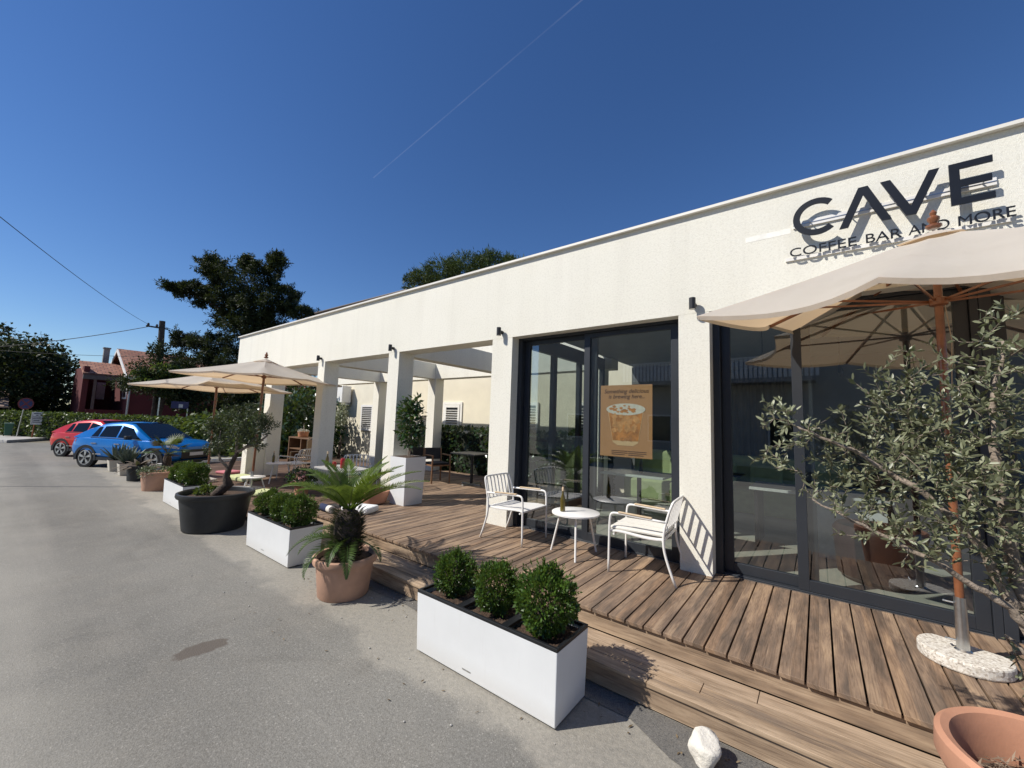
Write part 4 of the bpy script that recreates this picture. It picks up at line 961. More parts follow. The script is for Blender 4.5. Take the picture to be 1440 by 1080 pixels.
for li,lm_ in enumerate(limbs):
    P_ = smoothp(lm_); m = len(P_); R0 = (.018,.021,.026,.012,.022,.020,.007)[li]
    lmb.append(MB().tube(P_, [R0*(1-.82*k/m) for k in range(m)], 8))
    for q in P_[2:]: nodes.append(np.array(q)); owner.append(li)
NA = 1350; aw = np.array([a_[3]**2 for a_ in ATT]); ai = rng.choice(len(ATT), NA, p=aw/aw.sum())
AP = np.array([ATT[k][:3] for k in ai])+rnd3(NA)*(np.array([ATT[k][3] for k in ai])*rng.random(NA)**.4)[:,None]*np.array([1,1.25,1])
NP = np.array(nodes); d0 = np.array([np.min(np.linalg.norm(NP-a_,axis=1)) for a_ in AP])
for k in np.argsort(d0):
    a_ = AP[k]; NP_ = np.array(nodes); dd = np.linalg.norm(NP_-a_,axis=1); jx = int(np.argmin(dd+.02*(NP_[:,2] > a_[2]))); l = dd[jx]
    if l < .02: continue
    p0 = NP_[jx]; n_ = max(3,int(l/.025)); mid = (p0+a_)/2+rng.normal(size=3)*l*.10+np.array([0,0,-.06*l]); pts=[]
    for t_ in np.linspace(0,1,n_+1): pts.append(Vector(p0*(1-t_)**2+mid*2*t_*(1-t_)+a_*t_*t_))
    r_ = min(.0045,.0014+.010*l); lmb[owner[jx]].tube(pts, [max(.0010,r_*(1-.7*q/n_)) for q in range(n_+1)], 4, False)
    for q in pts[1:]: nodes.append(np.array(q)); owner.append(owner[jx])
    twigs.append(pts[max(0,len(pts)-9):])
for mb in lmb: mb.build('limb', barkm, ol, True, smooth='all')
twigs += [[Vector(q) for q in P_[6:]]]
Ps=[];Ds=[];Ns=[];Ls=[];Ws=[]
for pts in twigs:
    tot = len(pts)-1
    for k in range(tot):
        a_,b_ = Vector(pts[k]),Vector(pts[k+1]); tg = (b_-a_).normalized(); ln = (b_-a_).length
        cnt = max(1,int(ln/.013))
        for j in range(cnt):
            p = a_.lerp(b_, (j+random.random())/cnt); ax = Vector(rnd3(1)[0]); perp = (ax-tg*ax.dot(tg)).normalized()
            for s in (-1,1):
                if random.random() < .10: continue
                Ps.append(p); Ds.append(tg*.7+perp*s*.75+Vector((0,0,.12))); Ns.append(Vector(rnd3(1)[0])*.7+Vector((0,0,.7))); Ls.append(random.uniform(.026,.044)); Ws.append(random.uniform(.009,.0135))
NL = len(Ps); print('olive leaves', NL)
d_ = unit(np.array(Ds)); s_ = unit(np.cross(d_, np.array(Ns))); n_ = np.cross(s_, d_); L_ = np.array(Ls)[:,None]; W_ = np.array(Ws)[:,None]; P_ = np.array(Ps)-np.array(ol.location)
cv_ = n_*L_*rng.uniform(-.10,.10,(len(L_),1))
six = np.stack([P_, P_+d_*L_*.30+s_*W_*.46+n_*W_*.1, P_+d_*L_*.70+s_*W_*.42+n_*W_*.1+cv_, P_+d_*L_+cv_*1.6, P_+d_*L_*.70-s_*W_*.42+n_*W_*.1+cv_, P_+d_*L_*.30-s_*W_*.46+n_*W_*.1], 1)
me_ = bpy.data.meshes.new('olive_crown'); k_ = len(six); me_.vertices.add(6*k_); me_.vertices.foreach_set('co', six.reshape(-1).astype(np.float32))
fi_ = (np.arange(k_)[:,None]*6+np.array([0,1,2,3,0,3,4,5])[None]).reshape(-1).astype(np.int32); me_.loops.add(8*k_); me_.loops.foreach_set('vertex_index', fi_)
me_.polygons.add(2*k_); me_.polygons.foreach_set('loop_start', np.arange(0,8*k_,4,dtype=np.int32)); me_.update(); me_.validate()
link('crown', me_, olive, ol)

# white stone
rs_ = bpy.data.meshes.new('stone'); import bmesh
bm = bmesh.new(); bmesh.ops.create_icosphere(bm, subdivisions=3, radius=1)
for q in bm.verts:
    c_ = q.co; f_ = 1+.18*sin(c_.x*3+1)+.15*sin(c_.y*4+2)*cos(c_.z*3); q.co = Vector((c_.x*.085*f_, c_.y*.085*f_, c_.z*.11*f_))
    q.co.x *= 1+4.0*q.co.z; q.co.z = min(q.co.z,.075)
bm.to_mesh(rs_); bm.free()
so = link('white_stone', rs_, stonem, None, 'all'); so.location = (-.565,2.59,.06); so.rotation_euler = (.25,.15,.5); tag(so, 'chalky white rock on the asphalt against the wooden step', 'rock')

# ------------------------------------------------------------------ cars
def car(name, label, paint, loc, rz, scale=1.0, suv=True, group='cars parked nose in by the hedge'):
    """x forward, y left; origin on ground under rear axle"""
    t = thing(name, label, 'car', loc, rz, group); hw = .87
    us_ = [-.72,-.70,-.62,-.45,-.2,0,.4,.8,1.2,1.6,1.9,2.2,2.54,2.8,3.05,3.22,3.30]
    def I(xs,ys,u): return float(np.interp(u,xs,ys))
    zb = lambda u: I([-.72,-.6,-.3,3.0,3.2,3.3],[.42,.34,.26,.26,.30,.40],u)
    zbelt = lambda u: I([-.72,-.6,-.2,1.9,2.3,2.9,3.15,3.30],[.86,.97,1.00,.96,.97,.94,.88,.76],u)
    wid = lambda u: I([-.72,-.6,-.3,.3,2.2,2.8,3.1,3.30],[.76,.83,.875,.885,.885,.86,.79,.62],u)
    V=[];F=[];n=9
    for u in us_:
        w=wid(u); a_=zb(u); c_=zbelt(u); h=c_-a_
        ring=[(0,a_),(w*.80,a_),(w*.97,a_+.10*h/.6),(w*1.0,a_+.45*h),(w*.985,a_+.72*h),(w*.95,a_+.93*h),(w*.86,c_),(w*.5,c_+.035*min(1,(3.3-u)*1.2)),(0,c_+.05*min(1,(3.3-u)*1.2))]
        full=ring+[(-y,z) for y,z in ring[-2:0:-1]]
        V+=[(u,y,z) for y,z in full]
    m=16
    for i in range(len(us_)-1):
        for k in range(m): F.append((i*m+k,i*m+(k+1)%m,(i+1)*m+(k+1)%m,(i+1)*m+k))
    F.append(tuple(range(m-1,-1,-1))); F.append(tuple((len(us_)-1)*m+k for k in range(m)))
    MB().raw(V,F).build('body', paint, t, smooth=True)
    # greenhouse
    zr = lambda u: I([-.70,-.55,-.2,.2,.6,1.0,1.4,2.3],[.98,1.08,1.28,1.43,1.50,1.52,1.47,.99],u)
    gs=[-.70,-.55,-.38,-.2,0,.2,.4,.6,.8,1.0,1.2,1.4,1.6,1.85,2.1,2.3]; V=[];F=[]
    for u in gs:
        r=zr(u); b_=zbelt(max(u,-.6))-.02; w0=wid(max(u,-.6))*.90; k=(r-b_)/.55; w1=w0-.20*k
        V+=[(u,w0,b_),(u,w1+.02,b_+(r-b_)*.86),(u,w1-.08,r),(u,0,r+.025*k),(u,-w1+.08,r),(u,-w1-.02,b_+(r-b_)*.86),(u,-w0,b_)]
    for i in range(len(gs)-1):
        for k in range(6): F.append((i*7+k,i*7+k+1,(i+1)*7+k+1,(i+1)*7+k))
    F+= [(0,1,2,3,4,5,6)]
    MB().raw(V,F).build('cabin', paint, t, smooth=True)
    def gp(u,f,s,off=.006):
        r=zr(u); b_=zbelt(max(u,-.6))-.02; w0=wid(max(u,-.6))*.90; k=(r-b_)/.55; w1=w0-.20*k
        return (u, s*(w0+(w1+.02-w0)*f+off), b_+(r-b_)*.86*f)
    for s in (-1,1):
        for (u0,u1,ua,ub) in ((.33,.98,.40,.99),(1.05,1.98,1.06,1.50),(.02,.28,.17,.30)):
            P_=[gp(u0,.12,s),gp(u1,.12,s),gp((u1+ub)/2 if ub<u1 else ub,.52,s),gp(ub,.93,s),gp(ua,.93,s),gp((u0+ua)/2,.5,s)]
            MB().raw(P_,[tuple(range(6)) if s<0 else tuple(range(5,-1,-1))]).build('side_window', carglass, t)
        MB().tube([gp(.0,.05,s),gp(.6,.05,s),gp(1.3,.05,s),gp(2.0,.06,s)], .010, 5).build('window_trim', blackm, t)
        mr=thing_child('mirror', t); 
        MB().obox((1.68,s*.97,1.03),(.06,0,0),(0,.10,0),(0,0,.065)).build('mirror_shell', blackm, mr, bevel=.03)
        for u in (.15,1.05): MB().obox((u+.12,s*(wid(u)*.985+.012),.80),(.10,0,0),(0,.012,0),(0,0,.014)).build('door_handle', chrome, t)
        MB().obox((1.25,s*.865,.30),(.85,0,0),(0,.02,0),(0,0,.05)).build('sill_trim', blackm, t)
        MB().obox((.45,s*.885,.45),(.16,0,0),(0,.006,0),(0,0,.012)).build('side_badge', chrome, t)
        MB().raw([(2.98,s*.835,.86),(3.18,s*.75,.83),(3.29,s*.62,.76),(3.27,s*.65,.70),(3.02,s*.84,.76)],[(0,1,2,3,4)]).build('headlight', M('headlight', (.55,.58,.62), .1, .1, 3), t)
        MB().raw([(-.715,s*.66,.86),(-.66,s*.765,.88),(-.50,s*.815,.90),(-.52,s*.825,.80),(-.665,s*.775,.77),(-.728,s*.67,.77)],[(0,1,2,3,4,5)]).build('tail_light', lampred, t)
        for u in (0,2.54):
            ar=MB(); r0,r1=.335,.425
            Vv=[];Ff=[]
            for k in range(25):
                an=pi*k/24*1.12-.19; 
                for rr_ in (r0,r1): 
                    for yy in (.85,.893 if rr_==r1 else .889): Vv.append((u+rr_*cos(an),s*yy,.31+rr_*sin(an)))
            for k in range(24):
                a_=4*k; Ff+=[(a_+1,a_+3,a_+7,a_+5),(a_,a_+4,a_+6,a_+2),(a_+2,a_+6,a_+7,a_+3),(a_,a_+1,a_+5,a_+4)]
            ar.raw(Vv,Ff).build('wheel_arch', blackm, t)
            MB().prism([(u+.34*cos(2*pi*k/28),.31+.34*sin(2*pi*k/28)) for k in range(28)], lambda a_,b_,d: (a_,d,b_), s*.80, s*.868).build('arch_liner', tyrem, t)
            w_=thing_child('wheel', t)
            prof=[(.20,-.10),(.29,-.105),(.315,-.08),(.32,0),(.315,.08),(.29,.105),(.235,.10),(.225,.08),(.01,.06)]
            Vv=[];Ff=[];nn=28
            for (r,q) in prof:
                for k in range(nn): Vv.append((u+r*cos(2*pi*k/nn), s*(.775+q), .32+r*sin(2*pi*k/nn)))
            for i in range(len(prof)-1):
                for k in range(nn): Ff.append((i*nn+k,i*nn+(k+1)%nn,(i+1)*nn+(k+1)%nn,(i+1)*nn+k))
            MB().raw(Vv,Ff).build('tyre', tyrem, w_, smooth=True)
            rm=MB()
            for k in range(5):
                an=2*pi*k/5+.3
                for dv_ in (-.16,.16): rm.obox((u+.125*cos(an+dv_*.6),s*.878,.32+.125*sin(an+dv_*.6)),(.105*cos(an+dv_),0,.105*sin(an+dv_)),(0,.008,0),(-.017*sin(an+dv_),0,.017*cos(an+dv_)))
            for rr_ in (.228,):
                for k in range(28):
                    a0=2*pi*k/28; rm.obox((u+rr_*cos(a0),s*.873,.32+rr_*sin(a0)),(-.026*sin(a0),0,.026*cos(a0)),(0,.010,0),(.010*cos(a0),0,.010*sin(a0)))
            rm.build('rim', alloy, w_)
    # windscreen, rear window, grille, plates
    def ws(u,y,off=.008):
        r=zr(u); return (u+off,y,r+off)
    MB().raw([(2.26,-.74,1.04),(2.26,.74,1.04),(1.46,.58,1.478),(1.46,-.58,1.478)],[(0,1,2,3)]).build('windscreen', carglass, t)
    MB().raw([(-.60,-.58,1.075),(-.60,.58,1.075),(-.17,.50,1.325),(-.17,-.50,1.325)],[(0,3,2,1)]).build('rear_window', carglass, t)
    MB().raw([(1.40,-.52,1.505),(1.40,.52,1.505),(.45,.54,1.50),(.45,-.54,1.50)],[(0,1,2,3)]).build('roof_panel', blackm if suv else paint, t)
    MB().box(3.20,3.318,-.55,.55,.36,.68).build('grille', blackm, t, bevel=.03)
    MB().box(3.319,3.328,-.26,.26,.47,.58).build('number_plate', platem, t)
    MB().box(-.745,-.728,-.26,.26,.50,.61).build('number_plate', platem, t)
    MB().box(-.755,-.55,-.70,.70,.30,.48).build('rear_bumper', blackm, t, bevel=.05)
    MB().box(3.0,3.29,-.68,.68,.20,.32).build('front_bumper', blackm, t, bevel=.03)
    t.scale=(scale,scale,scale*1.02)
    return t
def thing_child(name, parent):
    o = bpy.data.objects.new(name, None); COL.objects.link(o); o.parent = parent; return o
hdg = rad(90-59)
# rear right wheel of the blue car stands at (-18.27,1.93): axle centre is .87*s to the car's left
sB=.92; hx,hy=cos(hdg),sin(hdg)
car('parked_car', 'metallic blue hatchback parked behind the agave pots', blueP, (-18.27-hy*.82*sB,1.93+hx*.82*sB,0), hdg, sB)
car('parked_car', 'red hatchback parked half hidden behind the blue car', redP, (-22.5-hy*.78*sB,1.72+hx*.78*sB,0), hdg, sB*.98, False)

# ------------------------------------------------------------------ far street side: kerb, signs, bin, hedge
kb = thing('street_kerb', 'pale concrete kerb at the end of the street below the clipped hedge', 'kerb', (-32.7,1.4,0))
MB().raw([(-31.4,.4,0),(-33.2,.1,0),(-36.5,2.6,0),(-33.9,2.3,0),(-28.6,5.3,0),(-30.5,6.5,0)],[]).build('kerb_edge', concrete, kb) if False else None
kv=[(-31.46,.55),(-34.0,2.15),(-30.4,5.6),(-32.5,7.2),(-41,2.2),(-37.5,-1.2),(-33.2,-.2)]
MB().prism(kv, lambda u,w,d:(u,w,d), -.01, .14).build('kerb_stone', concrete, kb, True, bevel=.02)
def hedge(name, label, pts, w, z0, z1, n, L, W, mat, loc):
    """leafy hedge along a polyline round a solid core coloured dark for the shade inside"""
    t = thing(name, label, 'hedge', loc); Vs=[]
    core = MB()
    for i in range(len(pts)-1):
        a_,b_ = np.array(pts[i]),np.array(pts[i+1]); d=b_-a_; l=np.linalg.norm(d); e=d/l; nn=np.array([-e[1],e[0]]); k=int(n*l)
        core.obox(((a_[0]+b_[0])/2,(a_[1]+b_[1])/2,(z0+z1)/2),(d[0]/2,d[1]/2,0),(nn[0]*(w/2-.13),nn[1]*(w/2-.13),0),(0,0,(z1-z0)/2-.12))
        u=rng.random(k); face=rng.random(k); s=rng.choice([-1,1],k); h=rng.random(k)
        off=np.where(face<.3, rng.uniform(-1,1,k), s*(1-.22*rng.random(k)**2))*w/2*(1+.10*np.sin(u*l*2.1))
        z=np.where(face<.3, z1-.06*rng.random(k), z0+(z1-z0)*h)+.05*np.sin(u*l*3.3)
        P=np.stack([a_[0]+d[0]*u+nn[0]*off,a_[1]+d[1]*u+nn[1]*off,z],1)+rng.normal(size=(k,3))*.03
        out=np.stack([nn[0]*np.sign(off)*(face>.3),nn[1]*np.sign(off)*(face>.3),.4+(face<.3)*1.0],1)
        sc2=rng.uniform(.7,1.3,k); Vs.append(leafquads(P-np.array(loc), unit(out*.6+rnd3(k)), unit(out+rnd3(k)*.8), L*sc2, W*sc2))
    core.build('shade_core', M('hedge_core', (.012,.016,.008), .95, .3, 4), t, True)  # near-black boxes: the shade among the leaves is put into their colour
    link('foliage', qmesh('hf', np.concatenate(Vs)), mat, t); return t
hedge('clipped_hedge', 'long clipped green hedge behind the red car and the signs', [(-37.6,.55),(-27.2,5.3),(-24.5,7.4)], .9, .05, 1.42, 900, .13, .085, hedgel, (-33,3,0))
hedge('ivy_hedge', 'dark ivy covered hedge along the back of the pergola', [(-12.0,8.75),(-8.9,8.75),(-3.8,8.75)], .55, .1, 1.58, 700, .11, .08, ivyl, (-8,8.75,0))
def bush(name, label, loc, blobs, n, L, W, mat, cat='shrub', trunk=None, group=None, bark=None):
    t = thing(name, label, cat, loc, 0, group)
    link('crown', qmesh('bf', blob_leaves(blobs, n, L, W, .45)), mat, t)
    mb = MB()
    for P_,R in (trunk or [([(0,0,0),(.05,0,.5),(0,.05,1.0)],[.06,.05,.03])]): mb.tube(P_, R, 8)
    mb.build('trunk', bark or barkd, t, smooth='all'); return t
G = 'big leafed bushes beyond the terrace'
bush('leafy_bush', 'broad sunlit leafy bush behind the bonnet of the blue car', (-21.2,6.2,0), [(0,0,.8,1.3,1.3,1.05),(-.9,-.9,.7,.9,.9,.95),(.9,.7,.7,1.0,1.0,.95)], 3800, .19, .12, hedgel, group=G)
bush('leafy_bush', 'lower leafy bush between the blue car and the left parasol pole', (-18.2,6.9,0), [(0,0,.6,1.2,1.2,1.05),(1.0,.6,.6,1.0,1.0,.95)], 3000, .18, .12, hedgel, group=G)
bush('leafy_bush', 'tall dark leafy bush behind the white low wall', (-17.2,7.3,0), [(0,0,1.2,1.3,1.1,1.6),(-1.5,.2,1.1,1.2,1,1.5),(.6,.4,1.3,1.0,1,1.6)], 5200, .17, .11, ivyl, group=G)
bush('leafy_bush', 'tall dark leafy bush behind the wooden shelf', (-19.6,9.3,0), [(0,0,1.3,1.6,1,1.7),(1.2,.1,1.2,1.2,.9,1.6),(-1.9,.2,1.3,1.4,.9,1.6)], 5200, .17, .11, laurell, group=G)
bush('flower_shrub', 'pale flowering shrub against the neighbour wall behind a pillar', (-16.9,9.5,0), [(0,0,1.9,.28,.25,.5)], 420, .12, .06, leafmat('pale_shrub', (.22,.25,.15),(.5,.5,.4),.6,.2))

def sign(name, label, loc, face, cat='sign'):
    return thing(name, label, cat, loc)
s1 = sign('road_sign', 'round blue and red traffic sign on a leaning grey pole beside the bin', (-35.0,.92,.14), None)
MB().tube([(0,0,0),(.25,.12,1.62),(.34,.17,2.25)], .035, 8).build('pole', steel, s1)
def disc(r, x, c, n=28): return [(c[1]+r*cos(2*pi*k/n), c[2]+r*sin(2*pi*k/n)) for k in range(n)]
fs = lambda u,w,d: (d,u,w)
MB().prism(disc(.36,0,(.40,.18,2.02)), fs, .39, .41).build('red_ring', signr, s1)
MB().prism(disc(.29,0,(.40,.18,2.02)), fs, .411, .416).build('blue_disc', signb, s1)
MB().prism([(.18-.22,2.02-.19),(.18-.17,2.02-.24),(.18+.22,2.02+.19),(.18+.17,2.02+.24)], fs, .417, .42).build('red_bar', signr, s1)
MB().prism([(.18-.22,2.02+.19),(.18-.17,2.02+.24),(.18+.22,2.02-.19),(.18+.17,2.02-.24)], fs, .4205, .4225).build('red_bar', signr, s1)
s2 = sign('notice_sign', 'white notice board with rows of dark lettering on a rusty post', (-34.0,1.42,.14), None)
MB().tube([(0,0,0),(.03,.05,1.25)], .035, 8).build('post', rust, s2)
MB().box(.05,.075,-.17,.37,.82,1.62).build('board', signw, s2)
mb=MB()
for i,(w,h) in enumerate(((.34,.05),(.12,.05),(.36,.05),(.36,.05),(.30,.05),(.34,.05))): mb.box(.076,.080,.10-w/2,.10+w/2,1.50-.11*i,1.50-.11*i+h)
mb.build('lettering', M('sign_ink', (.06,.05,.08), .6, .2, 20), s2)
MB().box(.076,.081,-.11,-.095,.88,1.45).build('red_line', signr, s2)
bn_scale = .7
bn = thing('litter_bin', 'dark green wheeled bin with a pale lid beside the leaning sign pole', 'bin', (-35.6,.62,.14))
MB().raw([(-.22,-.2,.05),(.2,-.2,.05),(.2,.2,.05),(-.22,.2,.05),(-.28,-.26,.85),(.26,-.26,.85),(.26,.26,.85),(-.28,.26,.85)], [(0,3,2,1),(0,1,5,4),(1,2,6,5),(2,3,7,6),(3,0,4,7)]).build('bin_body', greenbin, bn, bevel=.02)
MB().box(-.32,.29,-.29,.29,.852,.91).build('lid', M('bin_lid', (.16,.24,.19), .4, .1, 5), bn, bevel=.03)
for s in (-1,1): MB().tube([(-.22,s*.2,.09),(-.22,s*.26,.09)], .09, 14).build('wheel', tyrem, bn)
bn.scale = (.72,.62,.80); s1.scale = (.85,.8,.9); s2.scale = (.8,.75,.85)
bs = sign('blue_sign', 'blue rectangular information sign on two poles behind the leafy bushes', (-30.9,6.9,0), None)
for y in (-.62,.75): MB().tube([(0,y-.35,0),(0,y-.35,2.6 if y<0 else 2.4)], .03, 8).build('pole', steel, bs)
MB().box(.04,.06,-.42,.42,2.0,2.42).build('board', signb, bs); MB().box(.061,.066,-.06,.14,2.05,2.26).build('pictogram', signw, bs)

# ------------------------------------------------------------------ red house
rh = thing('red_house', 'dark red house with a white gable edge and clay tile roof beyond the hedge', 'house', (-44,7,0))
def RH(n,m,mb,**k): return mb.build(n,m,rh,True,**k)
gy=6.0
RH('wall', redwall, MB().box(-49,-40,gy,19,0,4.25).prism([(-49,4.25),(-40,4.25),(-44.5,6.35)], lambda u,w,d:(u,d,w), gy+.001, gy+.25))
rf_=MB(); nx,pz=-44.5,6.5
for (xa,za,xb,zb_) in ((pz and -44.5,6.55,-39.4,4.15),(-44.5,6.55,-49.6,4.15)):
    d=Vector((xb-xa,0,zb_-za)); nrm_=Vector((-d.z,0,d.x)).normalized()*( .12 if d.x<0 else .12)
    rf_.raw([(xa,gy-.35,za),(xb,gy-.35,zb_),(xb,19.3,zb_),(xa,19.3,za),(xa,gy-.35,za+.13),(xb,gy-.35,zb_+.13),(xb,19.3,zb_+.13),(xa,19.3,za+.13)], [(0,3,2,1),(4,5,6,7),(0,1,5,4),(1,2,6,5),(2,3,7,6),(3,0,4,7)])
RH('roof', tile, rf_)
bg=MB()
for sx in (1,-1):
    bg.obox((-44.5+sx*2.55,gy-.40,5.33),(sx*2.58,0,-1.22),(0,.035,0),(0,0,.13))
RH('bargeboard', whitem, bg)
RH('chimney', brick, MB().box(-45.2,-44.6,14.2,14.9,5.5,8.0).box(-45.3,-44.5,14.1,15.0,8.001,8.15))
RH('window_frame', whitem, MB().box(-42.6,-41.2,gy-.05,gy-.001,2.6,4.3))
RH('window', carglass, MB().box(-42.45,-41.35,gy-.06,gy-.051,2.75,4.15))
RH('downpipe', steel, MB().tube([(-39.9,gy-.08,0),(-39.9,gy-.08,3.9),(-39.6,gy-.3,4.15)], .06, 8))
RH('gutter', whitem, MB().tube([(-39.35,gy-.4,4.10),(-39.35,19,4.10)], .08, 8))
pc=MB().raw([(-42.2,3.7,4.25),(-42.2,5.95,4.25),(-45.4,5.95,5.35),(-45.4,3.7,5.35),(-42.2,3.7,4.40),(-42.2,5.95,4.40),(-45.4,5.95,5.5),(-45.4,3.7,5.5)], [(0,3,2,1),(4,5,6,7),(0,1,5,4),(1,2,6,5),(2,3,7,6),(3,0,4,7)])
RH('porch_roof', tile, pc)
RH('porch_beam', M('dark_beam', (.10,.085,.08), .8, .2, 3), MB().box(-42.35,-42.05,3.72,5.94,3.95,4.24))
RH('porch_window', signw, MB().box(-47.49,-47.45,5.05,5.55,2.6,4.0)); RH('porch_wall', redwall, MB().box(-48,-42.4,3.75,4.05,0,4.9).box(-47.8,-47.5,4.06,5.98,0,5.2).box(-42.4,-42.1,4.06,5.98,0,1.75))
RH('porch_post', M('post_brown', (.12,.08,.07), .8, .2, 3), MB().box(-42.3,-42.1,4.3,4.45,1.751,3.95))
RH('porch_chimney', greyplaster, MB().box(-46.2,-45.8,5.0,5.35,5.4,6.7).box(-46.25,-45.75,4.95,5.4,6.701,6.8))
# low tiled roof at the far left
lr = thing('low_house', 'low pale tiled roof seen behind the round traffic sign', 'house', (-46,-1.5,0))
MB().box(-50,-44,-6,.2,0,1.6).build('wall', cream, lr, True)
MB().raw([(-43.6,-6.2,1.65),(-43.6,.6,1.65),(-47,.6,2.75),(-47,-6.2,2.75),(-43.6,-6.2,1.75),(-43.6,.6,1.75),(-47,.6,2.85),(-47,-6.2,2.85)], [(0,3,2,1),(4,5,6,7),(0,1,5,4),(1,2,6,5),(2,3,7,6),(3,0,4,7)]).build('roof', M('pale_tiles', (.24,.165,.12), .85, .3, 5), lr, True)

# ------------------------------------------------------------------ neighbour house behind the pergola
nb = thing('neighbour_house', 'cream rendered house with white shutters behind the pergola', 'house', (-14,10.4,0))
def NB(n,m,mb,**k): return mb.build(n,m,nb,True,**k)
NB('wall', cream, MB().box(-20.2,-13.6,10.4,18,0,7.2).box(-13.599,-1,10.4,18,0,6.2))
NB('roof', tile, MB().raw([(-20.9,9.9,7.16),(-13.2,9.9,7.04),(-13.2,14.5,8.2),(-20.9,14.5,8.2),(-20.9,9.9,7.27),(-13.2,9.9,7.15),(-13.2,14.5,8.32),(-20.9,14.5,8.32)], [(0,3,2,1),(4,5,6,7),(0,1,5,4),(1,2,6,5),(2,3,7,6),(3,0,4,7)]))
def shutter(x0,x1,z0,z1,leaves):
    w=(x1-x0)/leaves
    for i in range(leaves):
        a_=x0+w*i; mb=MB(); b_=a_+w-.01
        mb.box(a_,a_+.09,10.34,10.38,z0,z1).box(b_-.09,b_,10.34,10.38,z0,z1).box(a_+.09,b_-.09,10.34,10.38,z0,z0+.1).box(a_+.09,b_-.09,10.34,10.38,z1-.1,z1)
        f=mb.build('shutter', whitem, nb, True); mb=MB(); k=int((z1-z0-.2)/.085)
        for j in range(k): mb.obox(((a_+b_)/2,10.362,z0+.14+.085*j),((b_-a_)/2-.09,0,0),(0,.02,-.022),(0,.006,.006))
        s_=mb.build('slats', whitem, f); s_.location=(-nb.location.x,-nb.location.y,-nb.location.z)
    MB().box(x0+.08,x1-.08,10.385,10.395,z0+.05,z1-.05).build('shutter_void', blackm, nb, True)
shutter(-16.75,-14.85,1.25,2.42,2); shutter(-11.15,-10.35,1.55,2.42,1); shutter(-8.3,-6.9,1.3,2.5,2); shutter(-5.6,-4.2,1.3,2.5,2)
NB('gutter', M('gutter_brown', (.07,.05,.04), .5, .2, 4), MB().tube([(-20.9,9.86,7.23),(-13.2,9.86,7.11)], .06, 8)); NB('window_frame', whitem, MB().box(-11.25,-10.25,10.36,10.398,1.45,1.54).box(-11.25,-11.16,10.36,10.398,1.54,2.52).box(-10.34,-10.25,10.36,10.398,1.54,2.52).box(-11.16,-10.34,10.36,10.398,2.43,2.52))
ac = thing('air_conditioner', 'white air conditioner box on the neighbour wall left of the shutters', 'air conditioner', (-18.2,10.1,2.5))
MB().box(-19.0,-17.6,9.85,10.3,2.5,3.3).build('casing', whitem, ac, True, bevel=.02)
MB().prism([(-18.55+.33*cos(2*pi*k/24),2.9+.33*sin(2*pi*k/24)) for k in range(24)], lambda u,w,d:(u,d,w), 9.84,9.849).build('fan_grille', blackm, ac, True)
[MB().box(x,x+.05,9.9,10.399,2.40,2.49).build('bracket', steel, ac, True) for x in (-18.9,-17.75)]
sd = thing('satellite_dish', 'round pale satellite dish on the neighbour wall behind the laurel', 'satellite dish', (-12.75,9.95,2.3))
V=[];F=[]
for i in range(6):
    for k in range(24):
        r=.42*i/5; V.append((r*cos(2*pi*k/24), .12*(r/.42)**2*-1, r*sin(2*pi*k/24)))
for i in range(5):
    for k in range(24): F.append((i*24+k,i*24+(k+1)%24,(i+1)*24+(k+1)%24,(i+1)*24+k))
dd_=MB().raw(V,F).build('dish', M('dish_beige', (.55,.48,.38), .6, .1, 5), sd, smooth='all')
MB().tube([(0,.02,-.35),(-.05,-.35,-.05)], .012, 6).lathe([(.03,0),(.03,.08)], (-.05,-.38,-.08), 10).tube([(0,.0,0),(0,.45,-.1)], .02, 8).build('feed_arm', blackm, sd)

# ------------------------------------------------------------------ trees
def tree(name, label, loc, limbs_, blobs, n, L, W, lm, bark, shell=.35, out=.6, group='background trees'):
    t = thing(name, label, 'tree', loc, 0, group); mb=MB()
    for P_,R in limbs_:
        if P_[0][2] == 0 and mb.v: mb.build('trunk', bark, t, smooth='all'); mb = MB()
        mb.tube(P_, R, 9)
    mb.build('trunk', bark, t, smooth='all')
    link('crown', qmesh('tf', blob_leaves(blobs, n, L, W, shell, out)), lm, t); return t
def sprays(main, n, l0, l1, up=.35):
    out=[]
    for k in range(n):
        c=main[rng.integers(len(main))]; u=rnd3(1)[0]; d=unit(u+np.array([0,0,up])+rnd3(1)[0]*.35); l=rng.uniform(l0,l1); p=np.array(c[:3])+u*np.array(c[3:])*.85
        for q in range(5):
            r=.24*(1-.17*q); e=p+d*l*q/4; out.append((e[0],e[1],e[2],r,r,r*.75))
    return out
def clumps(main, n, rmin, rmax, flat=.75, shell=.75):
    """many leaf clumps over big ellipsoids -> uneven outline with gaps"""
    out=[]
    for k in range(n):
        c=main[rng.integers(len(main))]; u=rnd3(1)[0]; r=shell+(1-shell)*rng.random(); q=rng.uniform(rmin,rmax)
        out.append((c[0]+u[0]*c[3]*r,c[1]+u[1]*c[4]*r,c[2]+u[2]*c[5]*r,q,q,q*flat))
    return out
mainL=[(3.5,1.3,4.6,2.4,1.9,2.8),(6,.2,3.9,2.2,1.9,2.6),(0,-1.0,5.2,3.6,3.4,3.0),(1.0,2.0,4.2,3,2.4,2.6),(0,-5,4.6,3.2,3.2,3.1),(0,-8.5,4.4,3,3,3),(.5,1.0,2.0,3,3.4,1.6),(.5,-4,1.9,3,4,1.6)]
